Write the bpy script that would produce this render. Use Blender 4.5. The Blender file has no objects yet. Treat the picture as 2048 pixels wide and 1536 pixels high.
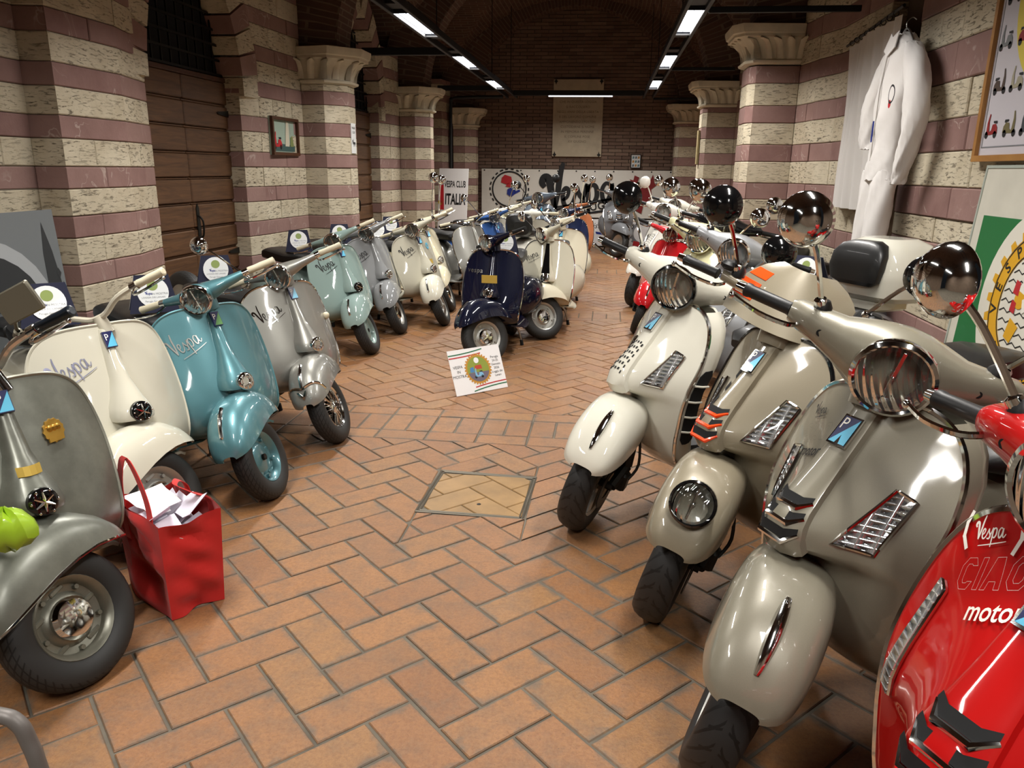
import bpy, math, random
from mathutils import Vector, Matrix
V = Vector
PI = math.pi
rnd = random.Random(7)
scn = bpy.context.scene
COL = scn.collection

# ------------------------------------------------------------------ camera, world, exposure
CAM_F, CAM_PITCH, CAM_ROLL, CAM_YAW, CAM_H = 1530.0, 0.273289, 0.012463, -0.117349, 1.5874
def make_camera():
    cr, sr = math.cos(CAM_ROLL), math.sin(CAM_ROLL)
    cp, sp = math.cos(CAM_PITCH), math.sin(CAM_PITCH)
    ru, du, fw = V((1, 0, 0)), V((0, -sp, -cp)), V((0, cp, -sp))
    r = cr * ru - sr * du
    d = sr * ru + cr * du
    rz = Matrix.Rotation(-CAM_YAW, 3, 'Z')
    r, d, fw = rz @ r, rz @ d, rz @ fw
    m = Matrix((r, -d, -fw)).transposed().to_4x4()
    m.translation = V((0, 0, CAM_H))
    cam = bpy.data.cameras.new('camera')
    cam.sensor_width = 36.0
    cam.lens = CAM_F / 2048 * 36
    cam.clip_start = 0.05
    o = bpy.data.objects.new('camera', cam)
    o.matrix_world = m
    COL.objects.link(o)
    scn.camera = o
make_camera()

world = bpy.data.worlds.new('world')
scn.world = world
world.use_nodes = True
world.node_tree.nodes['Background'].inputs[0].default_value = (0.5, 0.55, 0.65, 1)
world.node_tree.nodes['Background'].inputs[1].default_value = 0.015
scn.view_settings.view_transform = 'Standard'
scn.view_settings.look = 'None'
scn.view_settings.exposure = 0.0
scn.view_settings.gamma = 1.0
scn.view_settings.use_curve_mapping = False
cy = scn.cycles
cy.max_bounces, cy.diffuse_bounces, cy.glossy_bounces, cy.transmission_bounces, cy.transparent_max_bounces = 6, 3, 4, 3, 8
cy.caustics_reflective = cy.caustics_refractive = False
LAMP_W = 53.0      # watts of every ceiling trough

# ------------------------------------------------------------------ scene-object helpers
def tag(o, label=None, cat=None, group=None, kind=None):
    if label: o['label'] = label
    if cat: o['category'] = cat
    if group: o['group'] = group
    if kind: o['kind'] = kind
    return o

def empty(name, loc=(0, 0, 0), rz=0.0, parent=None):
    o = bpy.data.objects.new(name, None)
    o.empty_display_size = 0.1
    o.location = loc
    o.rotation_euler = (0, 0, rz)
    COL.objects.link(o)
    if parent: o.parent = parent
    return o

def place(name, me, mats, parent=None, M=None):
    """link mesh data as an object; materials sit on the object so mesh data can be shared"""
    o = bpy.data.objects.new(name, me)
    COL.objects.link(o)
    if not isinstance(mats, (list, tuple)): mats = [mats]
    while len(me.materials) < len(mats): me.materials.append(None)
    for i, m in enumerate(mats):
        o.material_slots[i].link = 'OBJECT'
        o.material_slots[i].material = m
    if parent: o.parent = parent
    if M is not None: o.matrix_local = M
    return o

CACHE = {}
def cached(key, fn):
    if key not in CACHE: CACHE[key] = fn()
    return CACHE[key]

def crom(pts, n=6, closed=False):
    """catmull-rom through points of any dimension"""
    P = [tuple(p) for p in pts]
    out = []
    m = len(P)
    rng = range(m if closed else m - 1)
    for i in rng:
        if closed: a, b, c, d = P[(i - 1) % m], P[i], P[(i + 1) % m], P[(i + 2) % m]
        else: a, b, c, d = P[max(i - 1, 0)], P[i], P[i + 1], P[min(i + 2, m - 1)]
        for k in range(n):
            t = k / n
            out.append(tuple(0.5 * ((2 * y) + (-x + z) * t + (2 * x - 5 * y + 4 * z - w) * t * t + (-x + 3 * y - 3 * z + w) * t ** 3) for x, y, z, w in zip(a, b, c, d)))
    if not closed: out.append(P[-1])
    return out

def lerp(a, b, t): return a + (b - a) * t
def interp(tab, x):
    """piecewise smooth table lookup; rows (x, v0, v1...) sorted by x"""
    if x <= tab[0][0]: return tab[0][1:]
    if x >= tab[-1][0]: return tab[-1][1:]
    for i in range(len(tab) - 1):
        if tab[i][0] <= x <= tab[i + 1][0]:
            h = tab[i + 1][0] - tab[i][0]
            t = (x - tab[i][0]) / h
            res = []
            for k in range(1, len(tab[0])):
                p1, p2 = tab[i][k], tab[i + 1][k]
                m1 = (p2 - tab[i - 1][k]) / (tab[i + 1][0] - tab[i - 1][0]) if i > 0 else (p2 - p1) / h
                m2 = (tab[i + 2][k] - p1) / (tab[i + 2][0] - tab[i][0]) if i + 2 < len(tab) else (p2 - p1) / h
                t2, t3 = t * t, t ** 3
                res.append((2 * t3 - 3 * t2 + 1) * p1 + (t3 - 2 * t2 + t) * h * m1 + (-2 * t3 + 3 * t2) * p2 + (t3 - t2) * h * m2)
            return tuple(res)

class MB:
    def __init__(s, M=None):
        s.v, s.f, s.mi, s.uv, s.M, s.cur = [], [], [], {}, M, 0
    def vert(s, p):
        p = V(p)
        if s.M is not None: p = s.M @ p
        s.v.append(p)
        return len(s.v) - 1
    def face(s, idx, uv=None):
        if uv: s.uv[len(s.f)] = uv
        s.f.append(tuple(idx)); s.mi.append(s.cur)
    def poly(s, pts): s.face([s.vert(p) for p in pts])
    def grid(s, g, cu=False, cv=False, flip=False, uv=False):
        nu, nv = len(g), len(g[0])
        ids = [[s.vert(p) for p in row] for row in g]
        for i in range(nu if cu else nu - 1):
            for j in range(nv if cv else nv - 1):
                a, b = ids[i][j], ids[(i + 1) % nu][j]
                c, d = ids[(i + 1) % nu][(j + 1) % nv], ids[i][(j + 1) % nv]
                q = (a, d, c, b) if flip else (a, b, c, d)
                u = None
                if uv:
                    u = [(i / nu, j / nv), ((i + 1) / nu, j / nv), ((i + 1) / nu, (j + 1) / nv), (i / nu, (j + 1) / nv)]
                    if flip: u = [u[0], u[3], u[2], u[1]]
                s.face(q, u)
        return ids
    def sheet(s, g, t, flip=False):
        """grid of points -> closed thin shell of thickness t (behind the face normal)"""
        nu, nv = len(g), len(g[0])
        G = [[V(p) for p in r] for r in g]
        B = []
        for i in range(nu):
            row = []
            for j in range(nv):
                du = G[min(i + 1, nu - 1)][j] - G[max(i - 1, 0)][j]
                dv = G[i][min(j + 1, nv - 1)] - G[i][max(j - 1, 0)]
                n = du.cross(dv)
                if n.length < 1e-9:
                    jj = min(max(j, 1), nv - 2); ii = min(max(i, 1), nu - 2)
                    n = (G[ii + 1][jj] - G[ii - 1][jj]).cross(G[ii][jj + 1] - G[ii][jj - 1]) if nu > 2 and nv > 2 else V((0, 0, 1))
                n = n.normalized() if n.length > 1e-12 else V((0, 0, 1))
                if flip: n = -n
                row.append(G[i][j] - n * t)
            B.append(row)
        a = s.grid(G, flip=flip)
        b = s.grid(B, flip=not flip)
        def rim(x, y):
            for k in range(len(x) - 1):
                q = (x[k], y[k], y[k + 1], x[k + 1])
                s.face(q if not flip else q[::-1])
        rim([r[0] for r in a], [r[0] for r in b])
        rim([r[-1] for r in a][::-1], [r[-1] for r in b][::-1])
        rim(a[0][::-1], b[0][::-1])
        rim(a[-1], b[-1])
    def loft(s, rings, cap0=True, cap1=True, flip=False):
        ids = s.grid(rings, cv=True, flip=flip)
        if cap0: s.face(ids[0] if flip else ids[0][::-1])
        if cap1: s.face(ids[-1][::-1] if flip else ids[-1])
    def tube(s, pts, r, n=8, caps=True, closed=False, sy=1.0):
        P = [V(p) for p in pts]
        m = len(P)
        R = r if isinstance(r, (list, tuple)) else [r] * m
        T = []
        for i in range(m):
            a = P[(i - 1) % m] if closed else P[max(i - 1, 0)]
            b = P[(i + 1) % m] if closed else P[min(i + 1, m - 1)]
            d = b - a
            T.append(d.normalized() if d.length > 1e-9 else V((0, 0, 1)))
        up = V((0, 0, 1)) if abs(T[0].z) < 0.9 else V((1, 0, 0))
        nrm = (up - T[0] * up.dot(T[0])).normalized()
        rings = []
        for i in range(m):
            nrm = nrm - T[i] * nrm.dot(T[i])
            if nrm.length < 1e-6: nrm = V((1, 0, 0)) - T[i] * T[i].x
            nrm = nrm.normalized()
            bn = T[i].cross(nrm)
            rings.append([P[i] + (nrm * math.cos(2 * PI * k / n) + bn * math.sin(2 * PI * k / n) * sy) * R[i] for k in range(n)])
        if closed: s.grid(rings, cu=True, cv=True)
        else: s.loft(rings, caps, caps)
    def lathe(s, prof, n=24, M=None, uv=False, a0=0.0, a1=2 * PI, cap=False):
        """profile of (r, h) about local z; M orients it"""
        M = M or Matrix.Identity(4)
        full = abs(a1 - a0 - 2 * PI) < 1e-6
        g = []
        m = n if full else n + 1
        for i in range(m):
            a = a0 + (a1 - a0) * i / n
            c, sn = math.cos(a), math.sin(a)
            g.append([M @ V((r * c, r * sn, h)) for r, h in prof])
        s.grid(g, cu=full, uv=uv)
    def box(s, c, size, bev=0.0, M=None):
        M = M or Matrix.Identity(4)
        c = V(c); hx, hy, hz = size[0] / 2, size[1] / 2, size[2] / 2
        if bev <= 0:
            p = [s.vert(M @ (c + V((x * hx, y * hy, z * hz)))) for z in (-1, 1) for y in (-1, 1) for x in (-1, 1)]
            for q in ((0, 2, 3, 1), (4, 5, 7, 6), (0, 1, 5, 4), (2, 6, 7, 3), (0, 4, 6, 2), (1, 3, 7, 5)): s.face([p[k] for k in q])
            return
        b = min(bev, hx * .99, hy * .99, hz * .99)
        def ring(ix, iy, z):
            pts = []
            for sx, sy in ((1, 1), (-1, 1), (-1, -1), (1, -1)):
                a, d = V((sx * hx, sy * (hy - b), 0)), V((sx * (hx - b), sy * hy, 0))
                pr = (a, d) if sx * sy > 0 else (d, a)
                for q in pr: pts.append(M @ (c + V((q.x * ix, q.y * iy, z))))
            return pts
        kx, ky = (hx - b) / hx, (hy - b) / hy
        s.loft([ring(kx, ky, -hz), ring(1, 1, -hz + b), ring(1, 1, hz - b), ring(kx, ky, hz)])
    def prism(s, poly, z0, z1, M=None, bev=0.0):
        """extrude 2D polygon (ccw) from z0 to z1 in local xy plane"""
        M = M or Matrix.Identity(4)
        a = [s.vert(M @ V((x, y, z0))) for x, y in poly]
        b = [s.vert(M @ V((x, y, z1))) for x, y in poly]
        n = len(poly)
        s.face(a[::-1]); s.face(b)
        for i in range(n): s.face((a[i], a[(i + 1) % n], b[(i + 1) % n], b[i]))
    def ell(s, c, r, n=16, m=10, M=None):
        M = M or Matrix.Identity(4)
        c = V(c)
        g = []
        for i in range(m + 1):
            t = PI * i / m
            g.append([M @ (c + V((r[0] * math.sin(t) * math.cos(2 * PI * k / n), r[1] * math.sin(t) * math.sin(2 * PI * k / n), -r[2] * math.cos(t)))) for k in range(n)])
        s.grid(g, cv=True, flip=True)
    def mesh(s, name, smooth=True, ang=38, weld=False):
        me = bpy.data.meshes.new(name)
        me.from_pydata([tuple(p) for p in s.v], [], s.f)
        if s.uv:
            l = me.uv_layers.new(name='uv')
            for fi, u in s.uv.items():
                p = me.polygons[fi]
                for k, li in enumerate(p.loop_indices): l.data[li].uv = u[k]
        if any(s.mi): me.polygons.foreach_set('material_index', s.mi)
        if smooth:
            me.polygons.foreach_set('use_smooth', [True] * len(me.polygons))
            me.set_sharp_from_angle(angle=math.radians(ang))
        me.validate(clean_customdata=False)
        me.update()
        return me
    def build(s, name, mats, parent=None, smooth=True, ang=38):
        return place(name, s.mesh(name, smooth, ang), mats, parent)

def frame_M(o, x, y, z=None):
    """matrix with origin o and axes x,y (made orthonormal)"""
    x = V(x).normalized(); y = V(y)
    y = (y - x * x.dot(y)).normalized()
    z = x.cross(y)
    m = Matrix((x, y, z)).transposed().to_4x4()
    m.translation = V(o)
    return m
def axis_M(o, z):
    z = V(z).normalized()
    x = V((1, 0, 0)) if abs(z.x) < 0.8 else V((0, 1, 0))
    x = (x - z * z.dot(x)).normalized()
    m = Matrix((x, z.cross(x), z)).transposed().to_4x4()
    m.translation = V(o)
    return m
def T(x, y, z): return Matrix.Translation((x, y, z))
def Rx(a): return Matrix.Rotation(a, 4, 'X')
def Ry(a): return Matrix.Rotation(a, 4, 'Y')
def Rz(a): return Matrix.Rotation(a, 4, 'Z')

# ------------------------------------------------------------------ flat lettering
def text_tris(body, size=1.0, shear=0.0, bold=0.0, space=1.0):
    key = ('txt', body, shear, bold, space)
    def mk():
        cu = bpy.data.curves.new('t', 'FONT')
        cu.body = body; cu.size = 1.0; cu.shear = shear; cu.offset = bold; cu.space_character = space
        cu.align_x = 'CENTER'; cu.align_y = 'CENTER'
        cu.resolution_u = 3
        o = bpy.data.objects.new('t', cu)
        COL.objects.link(o)
        dg = bpy.context.evaluated_depsgraph_get()
        me = bpy.data.meshes.new_from_object(o.evaluated_get(dg))
        me.calc_loop_triangles()
        vs = [(v.co.x, v.co.y) for v in me.vertices]
        fs = [tuple(t.vertices) for t in me.loop_triangles]
        bpy.data.objects.remove(o); bpy.data.curves.remove(cu); bpy.data.meshes.remove(me)
        return vs, fs
    vs, fs = cached(key, mk)
    return [(x * size, y * size) for x, y in vs], fs
def add_text(mb, body, size, fn, shear=0.0, bold=0.0, space=1.0, sx=1.0):
    """fn maps 2D -> 3D"""
    vs, fs = text_tris(body, size, shear, bold, space)
    ids = [mb.vert(fn(x * sx, y)) for x, y in vs]
    for f in fs: mb.face([ids[k] for k in f])
SCRIPT = [
    ([(.04, .62), (-.02, .74), (.06, .86), (.17, .80), (.20, .45), (.24, .02)], .055),
    ([(.24, .02), (.36, .42), (.48, .88), (.60, 1.18)], .042),
    ([(.46, .22), (.60, .30), (.66, .46), (.58, .52), (.49, .38), (.50, .12), (.60, .04), (.74, .16), (.90, .52)], .032),
    ([(.90, .52), (.92, .34), (1.0, .18), (.93, .03), (.80, .05)], .036),
    ([(1.0, .18), (1.10, .38), (1.17, .52), (1.14, .1), (1.10, -.38)], .036),
    ([(1.16, .36), (1.26, .52), (1.38, .46), (1.38, .22), (1.27, .06), (1.16, .12)], .034),
    ([(1.78, .44), (1.66, .52), (1.54, .38), (1.53, .14), (1.62, .04), (1.74, .22), (1.80, .48), (1.78, .14), (1.86, .05), (1.98, .2)], .034)]
def add_script(mb, fn, size, w=1.0, line=True):
    """hand-drawn joined script word as flat ribbons; fn maps 2D -> 3D"""
    st = SCRIPT + ([([(.30, -.30), (1.2, -.24), (2.05, -.16)], .022)] if line else [])
    for pts, hw in st:
        p = crom(pts, 5)
        L, R = [], []
        for i in range(len(p)):
            a, b = p[max(i - 1, 0)], p[min(i + 1, len(p) - 1)]
            dx, dy = b[0] - a[0], b[1] - a[1]
            l = math.hypot(dx, dy) or 1
            nx, ny = -dy / l, dx / l
            h = hw * w * (.55 + .45 * math.sin(PI * min(1, max(0, i / (len(p) - 1)))))
            L.append(fn((p[i][0] + nx * h - 1) * size, (p[i][1] + ny * h - .3) * size))
            R.append(fn((p[i][0] - nx * h - 1) * size, (p[i][1] - ny * h - .3) * size))
        mb.grid([R, L])
def disc(mb, fn, cx, cy, r, n=20, r0=0.0, a0=0.0, a1=2 * PI):
    if r0 <= 0: mb.poly([fn(cx + r * math.cos(2 * PI * k / n), cy + r * math.sin(2 * PI * k / n)) for k in range(n)])
    else:
        g = []
        for k in range(n + 1):
            a = a0 + (a1 - a0) * k / n
            g.append([fn(cx + q * math.cos(a), cy + q * math.sin(a)) for q in (r0, r)])
        mb.grid(g, flip=True)
# ------------------------------------------------------------------ materials
def lin(c):
    if isinstance(c, str):
        c = c.lstrip('#'); c = [int(c[i:i + 2], 16) / 255 for i in (0, 2, 4)]
    return tuple((x / 12.92 if x <= .04045 else ((x + .055) / 1.055) ** 2.4) for x in c) + (1.0,)
MATS = {}
class NT:
    def __init__(s, name):
        s.m = bpy.data.materials.new(name); s.m.use_nodes = True
        s.t = s.m.node_tree; s.b = s.t.nodes['Principled BSDF']
    def n(s, typ, **kw):
        nd = s.t.nodes.new(typ)
        for k, v in kw.items():
            if k.startswith('i_'):
                key = k[2:]
                key = int(key) if key.isdigit() else key.replace('_', ' ')
                nd.inputs[key].default_value = v
            else: setattr(nd, k, v)
        return nd
    def l(s, a, b): s.t.links.new(a, b)
    def mix(s, fac, a, b, blend='MIX'):
        nd = s.t.nodes.new('ShaderNodeMix'); nd.data_type = 'RGBA'; nd.blend_type = blend
        for sock, val in ((nd.inputs[0], fac), (nd.inputs[6], a), (nd.inputs[7], b)):
            if hasattr(val, 'links') or isinstance(val, bpy.types.NodeSocket): s.l(val, sock)
            else: sock.default_value = val
        return nd.outputs[2]
    def ramp(s, fac, stops):
        nd = s.t.nodes.new('ShaderNodeValToRGB')
        e = nd.color_ramp.elements
        while len(e) < len(stops): e.new(0.5)
        for i, (p, c) in enumerate(stops):
            e[i].position = p
            e[i].color = c if isinstance(c, tuple) else (c, c, c, 1)
        s.l(fac, nd.inputs[0])
        return nd.outputs[0]
    def noise(s, vec, scale, detail=3, rough=.55, dist=0.0):
        nd = s.n('ShaderNodeTexNoise', i_Scale=scale, i_Detail=detail, i_Roughness=rough, i_Distortion=dist)
        if vec is not None: s.l(vec, nd.inputs['Vector'])
        return nd.outputs['Fac']
    def mapv(s, vec, scale=(1, 1, 1), loc=None):
        nd = s.n('ShaderNodeMapping'); nd.inputs['Scale'].default_value = scale
        s.l(vec, nd.inputs['Vector'])
        if loc is not None: s.l(loc, nd.inputs['Location'])
        return nd.outputs[0]
    def bump(s, h, strength=.3, dist=.01, nrm=None):
        nd = s.n('ShaderNodeBump', i_Strength=strength, i_Distance=dist)
        s.l(h, nd.inputs['Height'])
        if nrm is not None: s.l(nrm, nd.inputs['Normal'])
        return nd.outputs[0]
    def math(s, op, a, b=None):
        nd = s.n('ShaderNodeMath', operation=op)
        for k, v in enumerate((a, b)):
            if v is None: continue
            if isinstance(v, bpy.types.NodeSocket): s.l(v, nd.inputs[k])
            else: nd.inputs[k].default_value = v
        return nd.outputs[0]
    def base(s, c): s.l(c, s.b.inputs['Base Color'])
    def normal(s, n): s.l(n, s.b.inputs['Normal'])

def pr(name, col, rough=.5, metal=0.0, coat=0.0, spec=.5, emit=None, es=0.0, trans=0.0, ior=1.45, sheen=0.0, vary=0.0):
    if name in MATS: return MATS[name]
    t = NT(name); b = t.b
    c = lin(col)
    b.inputs['Base Color'].default_value = c
    b.inputs['Roughness'].default_value = rough
    b.inputs['Metallic'].default_value = metal
    b.inputs['Coat Weight'].default_value = coat
    b.inputs['Coat Roughness'].default_value = .04
    b.inputs['Specular IOR Level'].default_value = spec
    b.inputs['IOR'].default_value = ior
    b.inputs['Transmission Weight'].default_value = trans
    if sheen: b.inputs['Sheen Weight'].default_value = sheen
    if emit:
        b.inputs['Emission Color'].default_value = lin(emit); b.inputs['Emission Strength'].default_value = es
    if vary:
        tc = t.n('ShaderNodeTexCoord')
        f = t.noise(tc.outputs['Object'], 6, 4)
        t.base(t.mix(t.ramp(f, [(.3, 0.0), (.75, 1.0)]), tuple(x * (1 - vary) for x in c[:3]) + (1,), c))
    MATS[name] = t.m
    return t.m

def paint(col, metal=False, old=0.0):
    name = 'paint_%s_%s' % (col.lstrip('#'), 'm%s' % metal if metal else ('o' if old else 's'))
    if name in MATS: return MATS[name]
    t = NT(name); b = t.b
    c = lin(col)
    b.inputs['Base Color'].default_value = c
    b.inputs['Roughness'].default_value = .38 if metal else .42
    b.inputs['Metallic'].default_value = (metal if isinstance(metal, float) else .55) if metal else 0
    b.inputs['Coat Weight'].default_value = .35 if old else 1.0
    if not metal and not old: b.inputs['Specular IOR Level'].default_value = .08
    b.inputs['Coat Roughness'].default_value = .22 if old else .05
    tc = t.n('ShaderNodeTexCoord')
    if metal:
        f = t.noise(tc.outputs['Object'], 900, 1)
        t.base(t.mix(f, tuple(x * .86 for x in c[:3]) + (1,), tuple(min(1, x * 1.14) for x in c[:3]) + (1,)))
    if old:
        f = t.noise(tc.outputs['Object'], 7, 5, .65)
        t.base(t.mix(t.ramp(f, [(.35, 0.0), (.7, 1.0)]), tuple(x * (1 - old) for x in c[:3]) + (1,), c))
    MATS[name] = t.m
    return t.m

CHROME = pr('chrome', '#e4e4e2', .07, 1.0)
STEEL = pr('steel', '#a9a8a3', .32, 1.0)
ALLOY = pr('alloy_grey', '#b4b3ad', .38, .7)
DARKMETAL = pr('dark_metal', '#23221f', .45, .6)
BLACKGLOSS = pr('black_gloss', '#0b0b0c', .12, 0, .6)
BLACKPL = pr('black_plastic', '#141415', .45)
MATTBLACK = pr('matt_black', '#0a0a0b', .8)
VINYL = pr('black_vinyl', '#151515', .42, 0, .1)
GREYVINYL = pr('grey_vinyl', '#4a4844', .5)
WHITEPL = pr('white_plastic', '#eeeae0', .35, 0, .3)
IVORY = pr('ivory_rubber', '#d8cfb4', .5)
MIRROR = pr('mirror_glass', '#d8dcdc', .02, 1.0)
REFLECTOR = pr('lamp_reflector', '#b9bcbe', .14, .95)
AMBER = pr('orange_plastic', '#ff4a12', .3, 0, .4)
REDLAMP = pr('red_lamp', '#a80f10', .15, 0, .8)
GOLD = pr('brass', '#b28a3c', .35, .8)
GOLDPAPER = pr('gold_card', '#c9a94f', .4, .35)
VELVET = pr('navy_velvet', '#0b1030', .75, sheen=.4)
PLAQUEW = pr('plaque_white', '#eef0f0', .35, 0, .3)
PLAQUEG = pr('plaque_green', '#8fa05a', .5)
INKBLUE = pr('ink_blue', '#1c2f86', .5)
INKBLACK = pr('ink_black', '#141416', .6)
INKGREY = pr('ink_grey', '#7d7f84', .6)
BADGE_D = pr('badge_navy', '#161a4e', .3, 0, .5)
BADGE_L = pr('badge_sky', '#5cb6d8', .3, 0, .5)
BADGE_G = pr('badge_green', '#55844a', .3, 0, .5)
PAPER = pr('white_card', '#e9e8e8', .6)
INKRED = pr('ink_red', '#b8242c', .55)
INKGREEN = pr('ink_green', '#1d6b46', .55)

def m_lens():
    """clear fluted glass: see-through with a fresnel reflection"""
    t = NT('headlamp_glass')
    out = t.t.nodes['Material Output']
    tr = t.n('ShaderNodeBsdfTransparent'); tr.inputs[0].default_value = (.86, .89, .90, 1)
    gl = t.n('ShaderNodeBsdfGlossy'); gl.inputs['Roughness'].default_value = .03
    tc = t.n('ShaderNodeTexCoord')
    w = t.n('ShaderNodeTexWave', i_Scale=20.0, i_Distortion=.3, bands_direction='Y'); t.l(tc.outputs['Object'], w.inputs['Vector'])
    bn = t.bump(w.outputs['Fac'], .35, .01); t.l(bn, gl.inputs['Normal'])
    fr = t.n('ShaderNodeFresnel', i_IOR=1.5); t.l(bn, fr.inputs['Normal'])
    mx = t.n('ShaderNodeMixShader')
    t.l(t.math('ADD', fr.outputs[0], .06), mx.inputs[0]); t.l(tr.outputs[0], mx.inputs[1]); t.l(gl.outputs[0], mx.inputs[2])
    t.l(mx.outputs[0], out.inputs['Surface'])
    return t.m
LENS = m_lens()

def m_tyre():
    t = NT('tyre_rubber'); b = t.b
    b.inputs['Base Color'].default_value = lin('#131312'); b.inputs['Roughness'].default_value = .62
    uv = t.n('ShaderNodeUVMap')
    sep = t.n('ShaderNodeSeparateXYZ'); t.l(uv.outputs[0], sep.inputs[0])
    # zig-zag grooves across the tread (v between .30 and .70 is tread)
    vv = t.math('ABSOLUTE', t.math('SUBTRACT', sep.outputs[1], .5))
    zz = t.math('ADD', t.math('MULTIPLY', sep.outputs[0], 46.0), t.math('MULTIPLY', vv, 9.0))
    g = t.math('LESS_THAN', t.math('FRACT', zz), .24)
    c = t.math('LESS_THAN', t.math('FRACT', t.math('MULTIPLY', vv, 14.0)), .2)
    g = t.math('MAXIMUM', g, c)
    tread = t.math('LESS_THAN', vv, .21)
    h = t.math('MULTIPLY', g, tread)
    t.base(t.mix(h, lin('#242423'), lin('#050505')))
    t.normal(t.bump(t.math('SUBTRACT', 1.0, h), .9, .006))
    return t.m
TYRE = m_tyre()
def m_tyre_new():
    t = NT('tyre_rubber_chevron'); b = t.b
    b.inputs['Base Color'].default_value = lin('#131313'); b.inputs['Roughness'].default_value = .55
    uv = t.n('ShaderNodeUVMap')
    sep = t.n('ShaderNodeSeparateXYZ'); t.l(uv.outputs[0], sep.inputs[0])
    vv = t.math('ABSOLUTE', t.math('SUBTRACT', sep.outputs[1], .5))
    zz = t.math('SUBTRACT', t.math('MULTIPLY', sep.outputs[0], 24.0), t.math('MULTIPLY', vv, 7.0))
    g = t.math('LESS_THAN', t.math('FRACT', zz), .2)
    zz2 = t.math('SUBTRACT', t.math('MULTIPLY', sep.outputs[0], 24.0), t.math('MULTIPLY', vv, 2.0))
    g2 = t.math('MULTIPLY', t.math('LESS_THAN', t.math('FRACT', t.math('ADD', zz2, .5)), .12), t.math('LESS_THAN', vv, .13))
    g = t.math('MAXIMUM', g, g2)
    g = t.math('MULTIPLY', g, t.math('GREATER_THAN', vv, .03))
    h = t.math('MULTIPLY', g, t.math('LESS_THAN', vv, .24))
    t.base(t.mix(h, lin('#222222'), lin('#040404')))
    t.normal(t.bump(t.math('SUBTRACT', 1.0, h), .9, .006))
    return t.m
TYREN = m_tyre_new()

def m_stone(name, c1, c2, c3, pits, veins):
    t = NT(name); b = t.b
    b.inputs['Roughness'].default_value = .78
    b.inputs['Specular IOR Level'].default_value = .3
    g = t.n('ShaderNodeNewGeometry')
    oi = t.n('ShaderNodeObjectInfo')
    loc = t.n('ShaderNodeVectorMath', operation='SCALE'); loc.inputs[0].default_value = (17, 31, 11)
    t.l(oi.outputs['Random'], loc.inputs['Scale'])
    vec = t.mapv(g.outputs['Position'], (1, 1, 1), loc.outputs[0])
    big = t.noise(vec, 3.5, 5, .6)
    col = t.mix(t.ramp(big, [(.32, 0.0), (.72, 1.0)]), lin(c1), lin(c2))
    col = t.mix(t.math('MULTIPLY', t.ramp(oi.outputs['Random'], [(0.0, 0.0), (1.0, 1.0)]), .45), col, lin(c3))
    fine = t.noise(vec, 40, 6, .7)
    col = t.mix(t.math('MULTIPLY', fine, .28), col, tuple(x * .6 for x in lin(c1)[:3]) + (1,))
    h = t.math('MULTIPLY', fine, .35)
    if pits:
        sv = t.mapv(g.outputs['Position'], (9, 9, 46), loc.outputs[0])
        p = t.noise(sv, 1.6, 5, .68, .6)
        mask = t.noise(vec, 2.2, 2)
        pit = t.math('MULTIPLY', t.ramp(p, [(.36, 1.0), (.46, 0.0)]), t.ramp(mask, [(.3, .25), (.6, 1.0)]))
        col = t.mix(t.math('MULTIPLY', pit, .85), col, lin('#3d3122'))
        h = t.math('SUBTRACT', h, t.math('MULTIPLY', pit, 1.0))
    if veins:
        vv = t.noise(t.mapv(vec, (1, 1, .7)), 3.0, 3, .5, 1.4)
        vn = t.ramp(t.math('ABSOLUTE', t.math('SUBTRACT', vv, .5)), [(0.0, 1.0), (.012, 0.0)])
        vm = t.ramp(t.noise(vec, 2.7, 2), [(.5, 0.0), (.62, 1.0)])
        col = t.mix(t.math('MULTIPLY', t.math('MULTIPLY', vn, vm), .55), col, lin('#cdbdb2'))
    t.base(col)
    t.normal(t.bump(h, .55, .012))
    return t.m
CREAM = m_stone('travertine_cream', '#ddd3bb', '#b9ab90', '#cdc1a8', True, False)
PINK = m_stone('stone_pink', '#9a7973', '#7d5d58', '#ad8f86', False, True)
CAPSTONE = pr('capital_stone', '#e0d6be', .8, vary=.25)

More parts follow.
